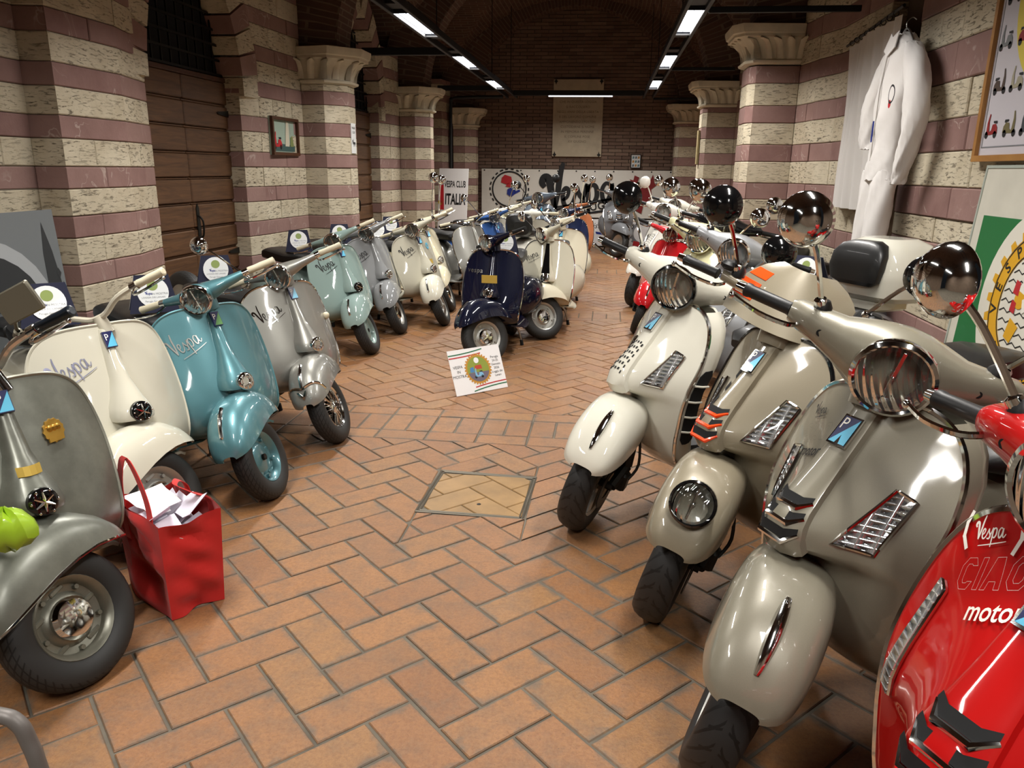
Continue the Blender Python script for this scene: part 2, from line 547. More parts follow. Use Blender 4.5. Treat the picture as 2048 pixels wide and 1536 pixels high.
def m_floor_brick():
    t = NT('terracotta'); b = t.b
    b.inputs['Roughness'].default_value = .5
    g = t.n('ShaderNodeNewGeometry'); oi = t.n('ShaderNodeObjectInfo')
    wn = t.n('ShaderNodeTexWhiteNoise'); wn.noise_dimensions = '3D'
    at = t.n('ShaderNodeAttribute', attribute_name='rnd')
    rn = t.math('ADD', oi.outputs['Random'], at.outputs['Fac'])
    rn = t.math('FRACT', rn)
    vec = g.outputs['Position']
    col = t.ramp(rn, [(0.0, lin('#946640')), (.3, lin('#9e7044')), (.55, lin('#8c5f3b')), (.8, lin('#9b7246')), (1.0, lin('#875e3d'))])
    n1 = t.noise(vec, 2.1, 4, .6)
    col = t.mix(t.math('MULTIPLY', t.ramp(n1, [(.35, 0.0), (.7, 1.0)]), .5), col, lin('#8f6a48'))
    n2 = t.noise(vec, 9, 6, .7)
    col = t.mix(t.math('MULTIPLY', t.ramp(n2, [(.45, 0.0), (.72, 1.0)]), .62), col, lin('#665a4d'))
    n3 = t.noise(vec, 70, 6, .75)
    col = t.mix(t.math('MULTIPLY', t.ramp(n3, [(.38, 0.0), (.66, 1.0)]), .6), col, lin('#6d4529'))
    sp = t.noise(vec, 160, 2, .5)
    col = t.mix(t.ramp(sp, [(.68, 0.0), (.74, .55)]), col, lin('#3b2a1e'))
    tg = t.n('ShaderNodeTexCoord'); sp_ = t.n('ShaderNodeSeparateXYZ'); t.l(tg.outputs['Generated'], sp_.inputs[0])
    ex = t.math('ABSOLUTE', t.math('SUBTRACT', sp_.outputs[0], .5)); ey = t.math('ABSOLUTE', t.math('SUBTRACT', sp_.outputs[1], .5))
    ed = t.math('ADD', t.math('MAXIMUM', ex, ey), t.math('MULTIPLY', t.math('SUBTRACT', n2, .5), .34))
    col = t.mix(t.math('MULTIPLY', t.ramp(ed, [(.43, 0.0), (.53, 1.0)]), .8), col, lin('#5f574c'))
    t.base(col)
    t.l(t.ramp(n2, [(.3, .36), (.7, .56)]), b.inputs['Roughness'])
    h = t.math('ADD', t.math('MULTIPLY', n3, .7), t.math('MULTIPLY', n2, .6))
    t.normal(t.bump(h, .5, .008))
    return t.m
TERRA = m_floor_brick()
MORTAR = pr('floor_mortar', '#6f675a', .85, vary=.5)
STONEMORTAR = pr('wall_mortar', '#7d7466', .9, vary=.3)

def m_brick(name, c1, c2, mort, sc, axes):
    """far brickwork of vault and arches; axes = which object axes run along / up"""
    t = NT(name); b = t.b
    b.inputs['Roughness'].default_value = .85
    uv = t.n('ShaderNodeUVMap')
    br = t.n('ShaderNodeTexBrick', i_Scale=1.0)
    br.inputs['Color1'].default_value = lin(c1); br.inputs['Color2'].default_value = lin(c2); br.inputs['Mortar'].default_value = lin(mort)
    br.inputs['Brick Width'].default_value = .28; br.inputs['Row Height'].default_value = .07; br.inputs['Mortar Size'].default_value = .008
    t.l(uv.outputs[0], br.inputs['Vector'])
    g = t.n('ShaderNodeNewGeometry')
    n = t.noise(g.outputs['Position'], 3, 4)
    t.base(t.mix(t.math('MULTIPLY', n, .5), br.outputs['Color'], lin('#2c201a')))
    inv = t.math('SUBTRACT', 1.0, br.outputs['Fac'])
    t.normal(t.bump(inv, .5, .01))
    return t.m
VAULT = m_brick('vault_brick', '#6f5142', '#594036', '#83705f', 1, 0)
def m_wall_brick():
    t = NT('wall_brick'); b = t.b
    b.inputs['Roughness'].default_value = .85
    at = t.n('ShaderNodeAttribute', attribute_name='rnd')
    g = t.n('ShaderNodeNewGeometry')
    col = t.ramp(at.outputs['Fac'], [(0.0, lin('#7b6152')), (.35, lin('#8a7060')), (.7, lin('#6e5548')), (1.0, lin('#937b69'))])
    n = t.noise(g.outputs['Position'], 30, 5, .7)
    t.base(t.mix(t.math('MULTIPLY', n, .5), col, lin('#453830')))
    t.normal(t.bump(n, .4, .006))
    return t.m
WBRICK = m_wall_brick()

def m_wood(name, c1, c2, rough=.55, axis=(1, 14, 14)):
    t = NT(name); b = t.b
    b.inputs['Roughness'].default_value = rough
    g = t.n('ShaderNodeNewGeometry'); oi = t.n('ShaderNodeObjectInfo')
    loc = t.n('ShaderNodeVectorMath', operation='SCALE'); loc.inputs[0].default_value = (5, 3, 9)
    t.l(oi.outputs['Random'], loc.inputs['Scale'])
    v = t.mapv(g.outputs['Position'], axis, loc.outputs[0])
    n = t.noise(v, 2.2, 6, .65, .8)
    col = t.mix(t.ramp(n, [(.3, 0.0), (.7, 1.0)]), lin(c1), lin(c2))
    col = t.mix(t.math('MULTIPLY', oi.outputs['Random'], .3), col, lin(c1))
    t.base(col); t.normal(t.bump(n, .2, .004))
    return t.m
DOORWOOD = m_wood('door_wood', '#4a3220', '#735033', .5, (2, 1.2, 16))
FRAMEWOOD = m_wood('frame_oak', '#9a6a34', '#b98746', .45, (10, 2, 2))
DARKWOOD = m_wood('frame_walnut', '#3b2213', '#5a3319', .5, (3, 3, 3))

def m_cloth(name, col, col2, scale=260, rough=.85):
    t = NT(name); b = t.b
    b.inputs['Roughness'].default_value = rough; b.inputs['Sheen Weight'].default_value = .15
    g = t.n('ShaderNodeNewGeometry')
    n = t.noise(g.outputs['Position'], scale, 2)
    k = t.noise(g.outputs['Position'], 4, 4)
    t.base(t.mix(t.math('MULTIPLY', k, .6), lin(col), lin(col2)))
    t.normal(t.bump(n, .15, .002))
    return t.m
CLOTHW = m_cloth('white_cotton', '#e6e3e0', '#cfc9c6')
CURTAIN = m_cloth('curtain_white', '#e0dcd8', '#cfc9c5')
REDBAG = m_cloth('red_nonwoven', '#c81a12', '#a5130d', 500)
BANNERV = m_cloth('banner_vinyl', '#dcd9d0', '#c9c5bb', 90, .5)
# ------------------------------------------------------------------ the room
XL, XR, YB = -3.0, 1.6, 16.9       # column lines left/right, back wall
W = 0.156                          # floor brick width incl. joint

# ---- floor
floor = MB()
floor.box((-0.8, 8.4, -0.055), (7.0, 20.0, 0.10))
floor = tag(floor.build('floor', MORTAR, None, False), kind='structure')
BANDS = [(b, b + 4 * W) for b in (4.285 - 4.02, 4.285, 4.285 + 4.02, 4.285 + 8.04)]
L45 = math.sqrt(.5)
def lat(a, b):
    tx, ty = -3.95000128, 13.8742237
    c, s = math.cos(-CAM_YAW), math.sin(-CAM_YAW)
    ox, oy = (c * tx - s * ty) * W, (s * tx + c * ty) * W
    return (ox + (a + b) * L45 * W, oy + (a - b) * L45 * W)
COVER = [(-.83, 3.825), (-.31, 3.80), (-.33, 3.285), (-.85, 3.30)]
def clip(poly, fn):
    out = []
    for i in range(len(poly)):
        p, q = poly[i], poly[(i + 1) % len(poly)]
        a, b = fn(p), fn(q)
        if a >= 0: out.append(p)
        if (a >= 0) != (b >= 0):
            t = a / (a - b); out.append((lerp(p[0], q[0], t), lerp(p[1], q[1], t)))
    return out
def area(p): return abs(sum(p[i][0] * p[(i + 1) % len(p)][1] - p[(i + 1) % len(p)][0] * p[i][1] for i in range(len(p)))) / 2
bricks = []
def inset(p, d):
    cx = sum(q[0] for q in p) / len(p); cy = sum(q[1] for q in p) / len(p)
    out = []
    n = len(p)
    for i in range(n):
        a, b, c = V(p[i - 1]), V(p[i]), V(p[(i + 1) % n])
        u, w = (b - a), (c - b)
        if u.length < 1e-6 or w.length < 1e-6: out.append(tuple(b)); continue
        n1 = V((-u.y, u.x)).normalized(); n2 = V((-w.y, w.x)).normalized()
        k = n1 + n2
        k = k / max(.35, k.dot(n1))
        sgn = 1 if k.dot(V((cx, cy)) - b) > 0 else -1
        out.append(tuple(b + k * d * sgn))
    return out
Y0, Y1, X0, X1 = 0.7, 16.9, -3.55, 2.15
def addb(poly):
    if len(poly) >= 3 and area(poly) > .0006:
        cx = sum(q[0] for q in poly) / len(poly); cy = sum(q[1] for q in poly) / len(poly)
        if X0 < cx < X1 and Y0 < cy < Y1: bricks.append((poly, cx, cy))
for a in range(-95, 110):
    for b in range(-110, 60):
        k = (a + b) % 4
        if k == 0: q = [(a, b + 1), (a + 2, b + 1), (a + 2, b), (a, b)]
        elif k == 2: q = [(a, b + 2), (a + 1, b + 2), (a + 1, b), (a, b)]
        else: continue
        p = [lat(*c) for c in q]
        cx = sum(c[0] for c in p) / 4; cy = sum(c[1] for c in p) / 4
        if not (X0 < cx < X1 and Y0 < cy < Y1): continue
        if all(-.86 < c[0] < -.3 and 3.28 < c[1] < 3.83 for c in p): continue
        parts = [p]
        for (y0, y1) in BANDS:
            nxt = []
            for q in parts:
                nxt.append(clip(q, lambda c: y0 - c[1]))
                nxt.append(clip(q, lambda c: c[1] - y1))
            parts = [q for q in nxt if len(q) >= 3]
        for q in parts:
            # cut away the access cover
            rest, cur = [], q
            if max(c[0] for c in q) < -.845 or min(c[0] for c in q) > -.315 or max(c[1] for c in q) < 3.29 or min(c[1] for c in q) > 3.815:
                addb(q); continue
            for fn in (lambda c: -.845 - c[0], lambda c: c[0] + .315, lambda c: 3.29 - c[1], lambda c: c[1] - 3.815):
                o = clip(cur, fn)
                if len(o) >= 3: rest.append(o)
                cur = clip(cur, lambda c, fn=fn: -fn(c))
                if len(cur) < 3: break
            for o in rest: addb(o)
for (y0, y1) in BANDS:
    i = 0
    x = X0 - .3
    while x < X1 + .3:
        addb([(x, y0), (x + 2 * W, y0), (x + 2 * W, y0 + W), (x, y0 + W)])
        addb([(x, y0 + 3 * W), (x + 2 * W, y0 + 3 * W), (x + 2 * W, y1), (x, y1)])
        for k in (0, 1):
            addb([(x + k * W, y0 + W), (x + k * W + W, y0 + W), (x + k * W + W, y0 + 3 * W), (x + k * W, y0 + 3 * W)])
        x += 2 * W
CAMD = V((-math.sin(-CAM_YAW) * -1, math.cos(CAM_YAW)))
def vis(b):
    d = V((b[1], b[2])); ang = math.atan2(b[1], b[2]) - (-CAM_YAW * -1)
    return abs(math.atan2(b[1], b[2]) + .117) < .62 and b[2] > 1.5
bricks.sort(key=lambda b: (0 if vis(b) else 1, b[1] ** 2 + b[2] ** 2))
def brick_prism(mb, poly, z0, z1, ch=.0035):
    p1 = poly; p2 = inset(poly, ch)
    n = len(poly)
    a = [mb.vert((x, y, z0)) for x, y in p1]
    b = [mb.vert((x, y, z1 - ch)) for x, y in p1]
    c = [mb.vert((x, y, z1)) for x, y in p2]
    for i in range(n):
        j = (i + 1) % n
        mb.face((a[i], a[j], b[j], b[i])); mb.face((b[i], b[j], c[j], c[i]))
    mb.face(c)
def ccw(p):
    s = sum(p[i][0] * p[(i + 1) % len(p)][1] - p[(i + 1) % len(p)][0] * p[i][1] for i in range(len(p)))
    return p if s > 0 else p[::-1]
rest = MB(); rest_r = []
for i, (poly, cx, cy) in enumerate(bricks):
    p = inset(ccw(poly), .0042 + rnd.random() * .0018)
    h = rnd.uniform(-.0015, .0022)
    if i < 300:
        band = any(y0 < cy < y1 for y0, y1 in BANDS)
        ra = 0 if band else PI / 4
        c_, s_ = math.cos(-ra), math.sin(-ra)
        mb = MB(); brick_prism(mb, [((x - cx) * c_ - (y - cy) * s_, (x - cx) * s_ + (y - cy) * c_) for x, y in p], -.02, h)
        o = mb.build('brick', TERRA, floor, False)
        o.location = (cx, cy, 0); o.rotation_euler = (0, 0, ra)
    else:
        n0 = len(rest.f); brick_prism(rest, p, -.02, h)
        rest_r += [rnd.random()] * (len(rest.f) - n0)
me = rest.mesh('paving', False)
at = me.attributes.new('rnd', 'FLOAT', 'FACE'); at.data.foreach_set('value', rest_r[:len(me.polygons)])
tag(place('paving_bricks', me, TERRA, floor), kind='stuff')

# access cover set in the paving
cov = empty('access_cover', (-.58, 3.55, 0))
tag(cov, 'square metal-framed access cover filled with bricks in the floor', 'floor cover')
mb = MB()
for k in range(4):
    for d in (0.0, .016):
        p = [(x + .58, y - 3.55) for x, y in COVER]
        p = [(x * (1 - d * 4), y * (1 - d * 4)) for x, y in p]
        a, b = V(p[k] + (0,)), V(p[(k + 1) % 4] + (0,))
        mb.tube([a, b], .0045, 4)
mb.build('frame', pr('frame_iron', '#6d675c', .5, .7), cov)
CREAMTERRA = pr('cover_brick', '#9d7b4e', .5, vary=.4)
cp = [(x + .58, y - 3.55) for x, y in COVER]
cp = [(x * .93, y * .93) for x, y in cp]
for a in range(-30, 30):
    for b in range(-30, 30):
        k = (a + b) % 4
        if k == 0: q = [(a, b + 1), (a + 2, b + 1), (a + 2, b), (a, b)]
        elif k == 2: q = [(a, b + 2), (a + 1, b + 2), (a + 1, b), (a, b)]
        else: continue
        p = [(lat(*c)[0] + .58, lat(*c)[1] - 3.55) for c in q]
        if min(abs(c[0]) for c in p) > .5 or min(abs(c[1]) for c in p) > .5: continue
        x0, x1, y0, y1 = -.245, .245, -.24, .24
        for fn in (lambda c: c[0] - x0, lambda c: x1 - c[0], lambda c: c[1] - y0, lambda c: y1 - c[1]):
            p = clip(p, fn)
            if len(p) < 3: break
        if len(p) >= 3 and area(p) > .0015:
            mb = MB(); brick_prism(mb, inset(ccw(p), .003), -.02, .001)
            mb.build('brick', CREAMTERRA, cov, False)
mb = MB(); mb.lathe([(0, .004), (.009, .003), (.012, 0)], 12, T(.02, -.13, 0)); mb.build('lifting_eye', DARKMETAL, cov)

# ---- stone courses
def courses(pairs0, pair, pinkh, zmax):
    """list of (z0, z1, pink) from the floor up, pink bands starting at pairs0 mod pair"""
    out = []
    z = pairs0 - pair * math.ceil(pairs0 / pair)
    while z < zmax:
        for z0, z1, p in ((z, z + pinkh, 1), (z + pinkh, z + pair, 0)):
            z0, z1 = max(z0, 0), min(z1, zmax)
            if z1 - z0 > .02: out.append((z0, z1, p))
        z += pair
    return out
def stone_blocks(parent, pts, crs, seed, depth=.12, lo=.26, hi=.55, zlim=None, core=True):
    """dressed blocks along a plan polyline (room side on the right hand when walking)"""
    r = random.Random(seed)
    P = [V(p) for p in pts]
    n = len(P)
    nr = []
    for i in range(n - 1):
        d = (P[i + 1] - P[i]).normalized(); nr.append(V((-d.y, d.x)))
    def off(i, t, dd):
        """point at parameter on segment i, offset inwards by dd, mitred at the ends"""
        p = P[i].lerp(P[i + 1], t)
        q = p - nr[i] * dd
        if t == 0 and i > 0:
            k = nr[i] + nr[i - 1]; k = k / max(.3, k.dot(nr[i])); q = p - k * dd
        if t == 1 and i < n - 2:
            k = nr[i] + nr[i + 1]; k = k / max(.3, k.dot(nr[i])); q = p - k * dd
        return q
    for ci, (z0, z1, pk) in enumerate(crs):
        for i in range(n - 1):
            L = (P[i + 1] - P[i]).length
            k = max(1, int(round(L / r.uniform(lo, hi))))
            cuts = [0] + sorted(min(.97, max(.03, (j + r.uniform(-.22, .22)) / k)) for j in range(1, k)) + [1]
            for a, b in zip(cuts[:-1], cuts[1:]):
                g = .0025
                ta = a if a == 0 else a + g / L
                tb = b if b == 1 else b - g / L
                e = r.uniform(0, .006) if r.random() > .1 else r.uniform(-.008, 0.0)
                ch = .006
                f0, f1 = off(i, ta, -e), off(i, tb, -e)
                c0, c1 = off(i, ta, -e + ch), off(i, tb, -e + ch)
                b0, b1 = off(i, ta, depth), off(i, tb, depth)
                dz = min(.004, (z1 - z0) * .1)
                za, zb = z0 + dz * .5, z1 - dz * .5
                d = (P[i + 1] - P[i]).normalized() * ch
                mb = MB()
                if zlim and zlim((f0 + f1) / 2, zb): continue
                wob = [r.uniform(-.002, .002) for _ in range(4)]
                bk = [(b0.x, b0.y, za), (b1.x, b1.y, za), (b1.x, b1.y, zb), (b0.x, b0.y, zb)]
                md = [(c0.x, c0.y, za), (c1.x, c1.y, za), (c1.x, c1.y, zb), (c0.x, c0.y, zb)]
                fr = [(f0.x + d.x, f0.y + d.y, za + ch), (f1.x - d.x, f1.y - d.y, za + ch), (f1.x - d.x, f1.y - d.y, zb - ch), (f0.x + d.x, f0.y + d.y, zb - ch)]
                if a == 0 and i > 0: fr[0] = (f0.x, f0.y, za + ch); fr[3] = (f0.x, f0.y, zb - ch)
                if b == 1 and i < n - 2: fr[1] = (f1.x, f1.y, za + ch); fr[2] = (f1.x, f1.y, zb - ch)
                A = [mb.vert(p) for p in bk]; B = [mb.vert(p) for p in md]; C = [mb.vert(p) for p in fr]
                for x, y in ((A, B), (B, C)):
                    for q in range(4): mb.face((x[q], y[q], y[(q + 1) % 4], x[(q + 1) % 4]))
                mb.face(C[::-1])
                mb.build('stone_block', PINK if pk else CREAM, parent, False)
    # mortar core just behind the faces
    if core:
        mb = MB()
        z0, z1 = crs[0][0], crs[-1][1]
        g = []
        for i in range(n):
            q = off(i, 0, .012) if i < n - 1 else off(i - 1, 1, .012)
            g.append([(q.x, q.y, z) for z in (z0, z1)])
        mb.grid(g, flip=True)
        mb.build('mortar_bed', STONEMORTAR, parent, False)

# left wall: near pier, then bays. polyline runs so that the room lies on the right hand side when walking -Y on the left wall
ZS = 2.70                                   # springing of the vaults
wl = tag(empty('wall_left', (0, 0, 0)), kind='structure')
cL = courses(.84 - .299, .299, .134, 3.2)
stone_blocks(wl, [(-3.62, 5.64), (-3.40, 5.62), (-3.28, 5.14), (-3.28, 4.48), (-3.46, 4.45), (-3.46, 2.9)], cL, 3)
c1 = courses(.93, .325, .14, 3.3)
stone_blocks(wl, [(-3.30, 8.40), (-3.36, 7.45), (-3.41, 7.15), (-3.58, 7.15)], c1, 5)
wl2 = tag(empty('wall_left_rear', (0, 0, 0)), kind='structure')
stone_blocks(wl2, [(-3.30, 12.40), (-3.33, 11.95), (-3.40, 11.60), (-3.57, 11.62)], c1, 6)
stone_blocks(wl2, [(-3.42, 10.0), (-3.36, 9.7), (-3.30, 9.0)], c1, 8, zlim=lambda p, z: z < 1.0)
stone_blocks(wl2, [(-3.30, 16.5), (-3.36, 15.9), (-3.56, 15.88)], c1, 9, zlim=lambda p, z: z < .6)
stone_blocks(wl2, [(-3.56, 14.1), (-3.36, 13.9), (-3.30, 13.0)], c1, 10, zlim=lambda p, z: z < .6)
# plain masonry behind the doors and above the arches
mb = MB()
mb.box((-3.82, 9.0, 2.6), (.2, 18.0, 5.4))
mb.build('masonry_backing', VAULT, wl, False)

# arch heads over the two doors (voussoir rings + spandrel stones)
def arch_head(parent, xf, yc, hw, zs, depth, seed, zt=3.3):
    r = random.Random(seed)
    R = hw * 1.9                       # slightly pointed arch from two centres
    n = 9
    def pt(t, rad):                     # t 0..1 over left half
        cx = yc + (R - hw)
        a0, a1 = PI, PI - math.acos((R - hw) / R)
        a = lerp(a0, a1, t)
        return (cx + rad * math.cos(a), zs + rad * math.sin(a))
    for side in (1, -1):
        for k in range(n):
            q = [pt(k / n + .006, R), pt((k + 1) / n - .006, R), pt((k + 1) / n - .006, R + .34), pt(k / n + .006, R + .34)]
            if side < 0: q = [(2 * yc - y, z) for y, z in q]
            e = r.uniform(0, .008)
            mb = MB()
            a = [mb.vert((xf + e, y, z)) for y, z in q]; b = [mb.vert((xf - depth, y, z)) for y, z in q]
            mb.face(a if side < 0 else a[::-1]); mb.face(b[::-1] if side < 0 else b)
            for i in range(4):
                f = (a[i], b[i], b[(i + 1) % 4], a[(i + 1) % 4])
                mb.face(f if side < 0 else f[::-1])
            mb.build('voussoir', PINK if k % 2 else CREAM, parent, False)
arch_head(wl, -3.36, 6.385, .765, 2.2, .24, 4)
arch_head(wl2, -3.36, 10.8, .82, 2.25, .24, 12)

# ---- doors
def door(name, x, y0, y1, z0, z1, gz, leaves, yv):
    d = tag(empty(name, (x, (y0 + y1) / 2, 0)), kind='structure')
    w = (y1 - y0) / 2
    n = 11
    ph = (z1 - z0) / n
    for s in (-1, 1):
        for k in range(n):
            zc = z0 + (k + .5) * ph
            mb = MB()
            mb.box((0, s * w / 2, zc), (.04, w - .012, ph - .022), .008)
            mb.build('plank', DOORWOOD, d, False)
            mb = MB()
            mb.box((-.012, s * w / 2, zc + ph / 2), (.028, w - .012, .018), .005)
            mb.build('batten', DOORWOOD, d, False)
        for zc in (z1 - .28, z0 + .42 * (z1 - z0) * .82):
            mb = MB()
            mb.prism([(-.20, -.012), (-.03, -.026), (.05, -.05), (.05, .05), (-.03, .026), (-.20, .012), (-.23, 0)], 0, .012,
                     Matrix(((0, 0, 1, .021), (s, 0, 0, s * (w - .05)), (0, 1, 0, zc), (0, 0, 0, 1))))
            mb.build('hinge', DARKMETAL, d, False)
    mb = MB(); mb.box((-.03, 0, (z0 + z1) / 2), (.02, 2 * w, z1 - z0)); mb.build('backing', MATTBLACK, d, False)
    mb = MB()
    hz = z0 + (z1 - z0) * .46
    mb.prism([(-.022, -.16), (.022, -.16), (.03, 0), (.022, .16), (0, .2), (-.022, .16)], 0, .006, Matrix(((0, 0, 1, .021), (1, 0, 0, .06), (0, 1, 0, hz), (0, 0, 0, 1))))
    mb.tube(crom([(.022, .06, hz - .1), (.06, .06, hz - .07), (.065, .06, hz + .05), (.022, .06, hz + .1)], 4), .009, 6)
    mb.build('handle', DARKMETAL, d)
    # iron grille in the arch above the door
    mb = MB()
    zt = gz
    for k in range(12):
        y = -w + (k + .5) * (2 * w / 12)
        mb.box((-.01, y, (z1 + zt) / 2), (.014, .014, zt - z1))
    k = 0; z = z1 + .05
    while z < zt:
        mb.box((.0, 0, z), (.012, 2 * w, .02)); z += .125
    mb.build('grille', DARKMETAL, d, False)
    mb = MB(); mb.box((-.05, 0, (z1 + zt) / 2), (.02, 2 * w, zt - z1)); mb.build('dark_pane', MATTBLACK, d, False)
    mb = MB(); mb.box((.0, 0, z1 + .01), (.06, 2 * w, .04), .006); mb.build('transom', DARKWOOD, d, False)
    return d
door('door_1', -3.56, 5.55, 7.22, 0.0, 2.33, 3.55, 2, 0)
door('door_2', -3.56, 9.95, 11.66, 0.0, 2.33, 3.6, 2, 0)

# ---- columns with carved capitals
def column(name, pts, crs, label, zc, seed, lobes, mirror=1, zlim=None):
    cx = sum(p[0] for p in pts) / len(pts); cy = sum(p[1] for p in pts) / len(pts)
    o = tag(empty(name, (cx, cy, 0)), label, 'column', 'striped stone columns')
    loc = [(x - cx, y - cy) for x, y in pts]
    stone_blocks(o, loc, [(a, min(b, zc), p) for a, b, p in crs if a < zc - .03], seed, depth=.15, lo=.3, hi=.5, zlim=zlim)
    # capital: collar, belly of upright leaves, moulded abacus
    def ring(k, z):
        r = []
        n = len(loc)
        for i, (x, y) in enumerate(loc):
            r.append(V((x, y, z)))
        c = V(((loc[0][0] + loc[-1][0]) / 2, (loc[0][1] + loc[-1][1]) / 2, z))
        return [c + (p - c) * k if 0 < i < n - 1 else c + (p - c) * (1 + (k - 1) * .6) for i, p in enumerate(r)]
    z = zc
    mb = MB()
    rings = [ring(1.0, z), ring(1.10, z + .015), ring(1.12, z + .035), ring(1.04, z + .055), ring(1.05, z + .10), ring(1.12, z + .17), ring(1.26, z + .235), ring(1.30, z + .25)]
    mb.loft(rings); mb.build('bell', CAPSTONE, o, True, 30)
    mb = MB()
    mb.loft([ring(1.26, z + .24), ring(1.36, z + .25), ring(1.36, z + .275), ring(1.40, z + .285), ring(1.43, z + .335), ring(1.43, z + .36), ring(1.2, z + .365)])
    ab = mb.build('abacus', CAPSTONE, o, True, 25)
    seg = [(V(loc[i]), V(loc[i + 1])) for i in range(len(loc) - 1)]
    c = (V(loc[0]) + V(loc[-1])) / 2
    k = 0
    for a, b in seg:
        L = (b - a).length
        m = max(1, int(round(L / .115)))
        for j in range(m + 1):
            p = a.lerp(b, j / m)
            out = (p - c)
            if out.length < .02: continue
            out = out.normalized(); out3 = V((out.x, out.y, 0)); side = V((-out.y, out.x, 0))
            base = V((p.x, p.y, 0))
            mb = MB()
            g = []
            for s_ in range(7):
                t = s_ / 6
                zz = z + .05 + t * .20
                bow = .015 + .02 * t + .085 * t ** 3
                if s_ == 6: zz -= .018; bow += .02
                wd = .048 * (1 - .25 * t) * (1 if s_ < 6 else .5)
                row = []
                for q in (-1, -.5, 0, .5, 1):
                    row.append(base + out3 * (bow + .022 * (1 - q * q) - (.004)) + side * wd * q + V((0, 0, zz)))
                g.append(row)
            mb.sheet(g, .02, flip=True)
            mb.build('carved_leaf', CAPSTONE, o)
    return o
LC = [(-3.30, 9.0), (-3.05, 9.0), (-2.85, 8.81), (-2.85, 8.58), (-3.05, 8.38), (-3.30, 8.39)]
def lo_hide(p, z): return z < .25
column('column', LC, [c for c in c1], 'octagonal striped stone column between the two wooden doors, small white sign on it', 2.44, 21, 0)
column('column', [(x, y + 4.02) for x, y in LC], c1, 'striped stone column behind the board lettered in red and black', 2.44, 22, 0, zlim=lo_hide)
column('column', [(x + .1, y + 7.86) for x, y in LC], c1, 'striped stone column in the far left corner beside the white banner', 2.42, 23, 0, zlim=lo_hide)
RC = [(1.84, 8.40), (1.42, 8.40), (1.36, 8.50), (1.36, 8.85), (1.48, 9.0), (1.84, 9.0)]
cR = courses(.945, .375, .165, 3.4)
column('column', RC, cR, 'brightly lit striped stone column next to the white curtain', 2.62, 31, 0)
column('column', [(x + .02, y + 4.0) for x, y in RC], cR, 'striped stone column with a narrow wooden board on its edge', 2.52, 32, 0, zlim=lo_hide)
column('column', [(x - .05, y + 7.85) for x, y in RC], cR, 'shadowed striped stone column in the far right corner', 2.5, 33, 0, zlim=lo_hide)

# ---- right wall
wr = tag(empty('wall_right', (0, 0, 0)), kind='structure')
cRn = []
zz = [0, .18, .36, .56, .745, .975, 1.20, 1.345, 1.52, 1.715, 1.895, 2.10, 2.315, 2.52, 2.74, 2.95, 3.2]
for k in range(len(zz) - 1): cRn.append((zz[k], zz[k + 1], k % 2))
stone_blocks(wr, [(1.92, 2.0), (1.92, 5.52), (1.96, 5.64), (2.12, 5.67)], cRn, 41, lo=.34, hi=.7)
stone_blocks(wr, [(2.04, 6.5), (2.0, 7.55), (1.90, 7.95), (1.88, 8.15), (1.84, 8.40)], cR, 42, zlim=lambda p, z: z < .4)
wr2 = tag(empty('wall_right_rear', (0, 0, 0)), kind='structure')
stone_blocks(wr2, [(1.84, 9.0), (2.0, 9.4), (2.0, 11.6), (1.90, 12.0), (1.86, 12.40)], cR, 43, zlim=lambda p, z: z < .4)
stone_blocks(wr2, [(1.84, 13.0), (2.0, 13.5), (2.0, 15.7), (1.80, 16.25)], cR, 44, zlim=lambda p, z: z < .6)
mb = MB(); mb.box((2.25, 9.0, 2.6), (.2, 18.0, 5.4)); mb.build('masonry_backing', VAULT, wr, False)

# ---- back wall: courses of brick, one mesh
wb = MB(); wb.box((-.75, YB + .16, 2.6), (7.0, .2, 5.4))
wb = tag(wb.build('wall_back', STONEMORTAR, None, False), kind='structure')
mb = MB(); rr = []
r = random.Random(5)
row = 0; z = 0.0
while z < 5.0:
    x = -3.5 - (.145 if row % 2 else 0)
    while x < 2.2:
        dd = math.hypot(x + .145 + .75, max(0, z - ZS))
        if z > .35 and dd < 2.75:
            n0 = len(mb.f)
            e = r.uniform(0, .006)
            mb.box((x + .143, YB + .03 - e, z + .034), (.278, .06, .060))
            rr += [r.random()] * (len(mb.f) - n0)
        x += .29
    z += .07; row += 1
me = mb.mesh('bricks', False)
at = me.attributes.new('rnd', 'FLOAT', 'FACE'); at.data.foreach_set('value', rr[:len(me.polygons)])
tag(place('brickwork', me, WBRICK, wb), kind='stuff')

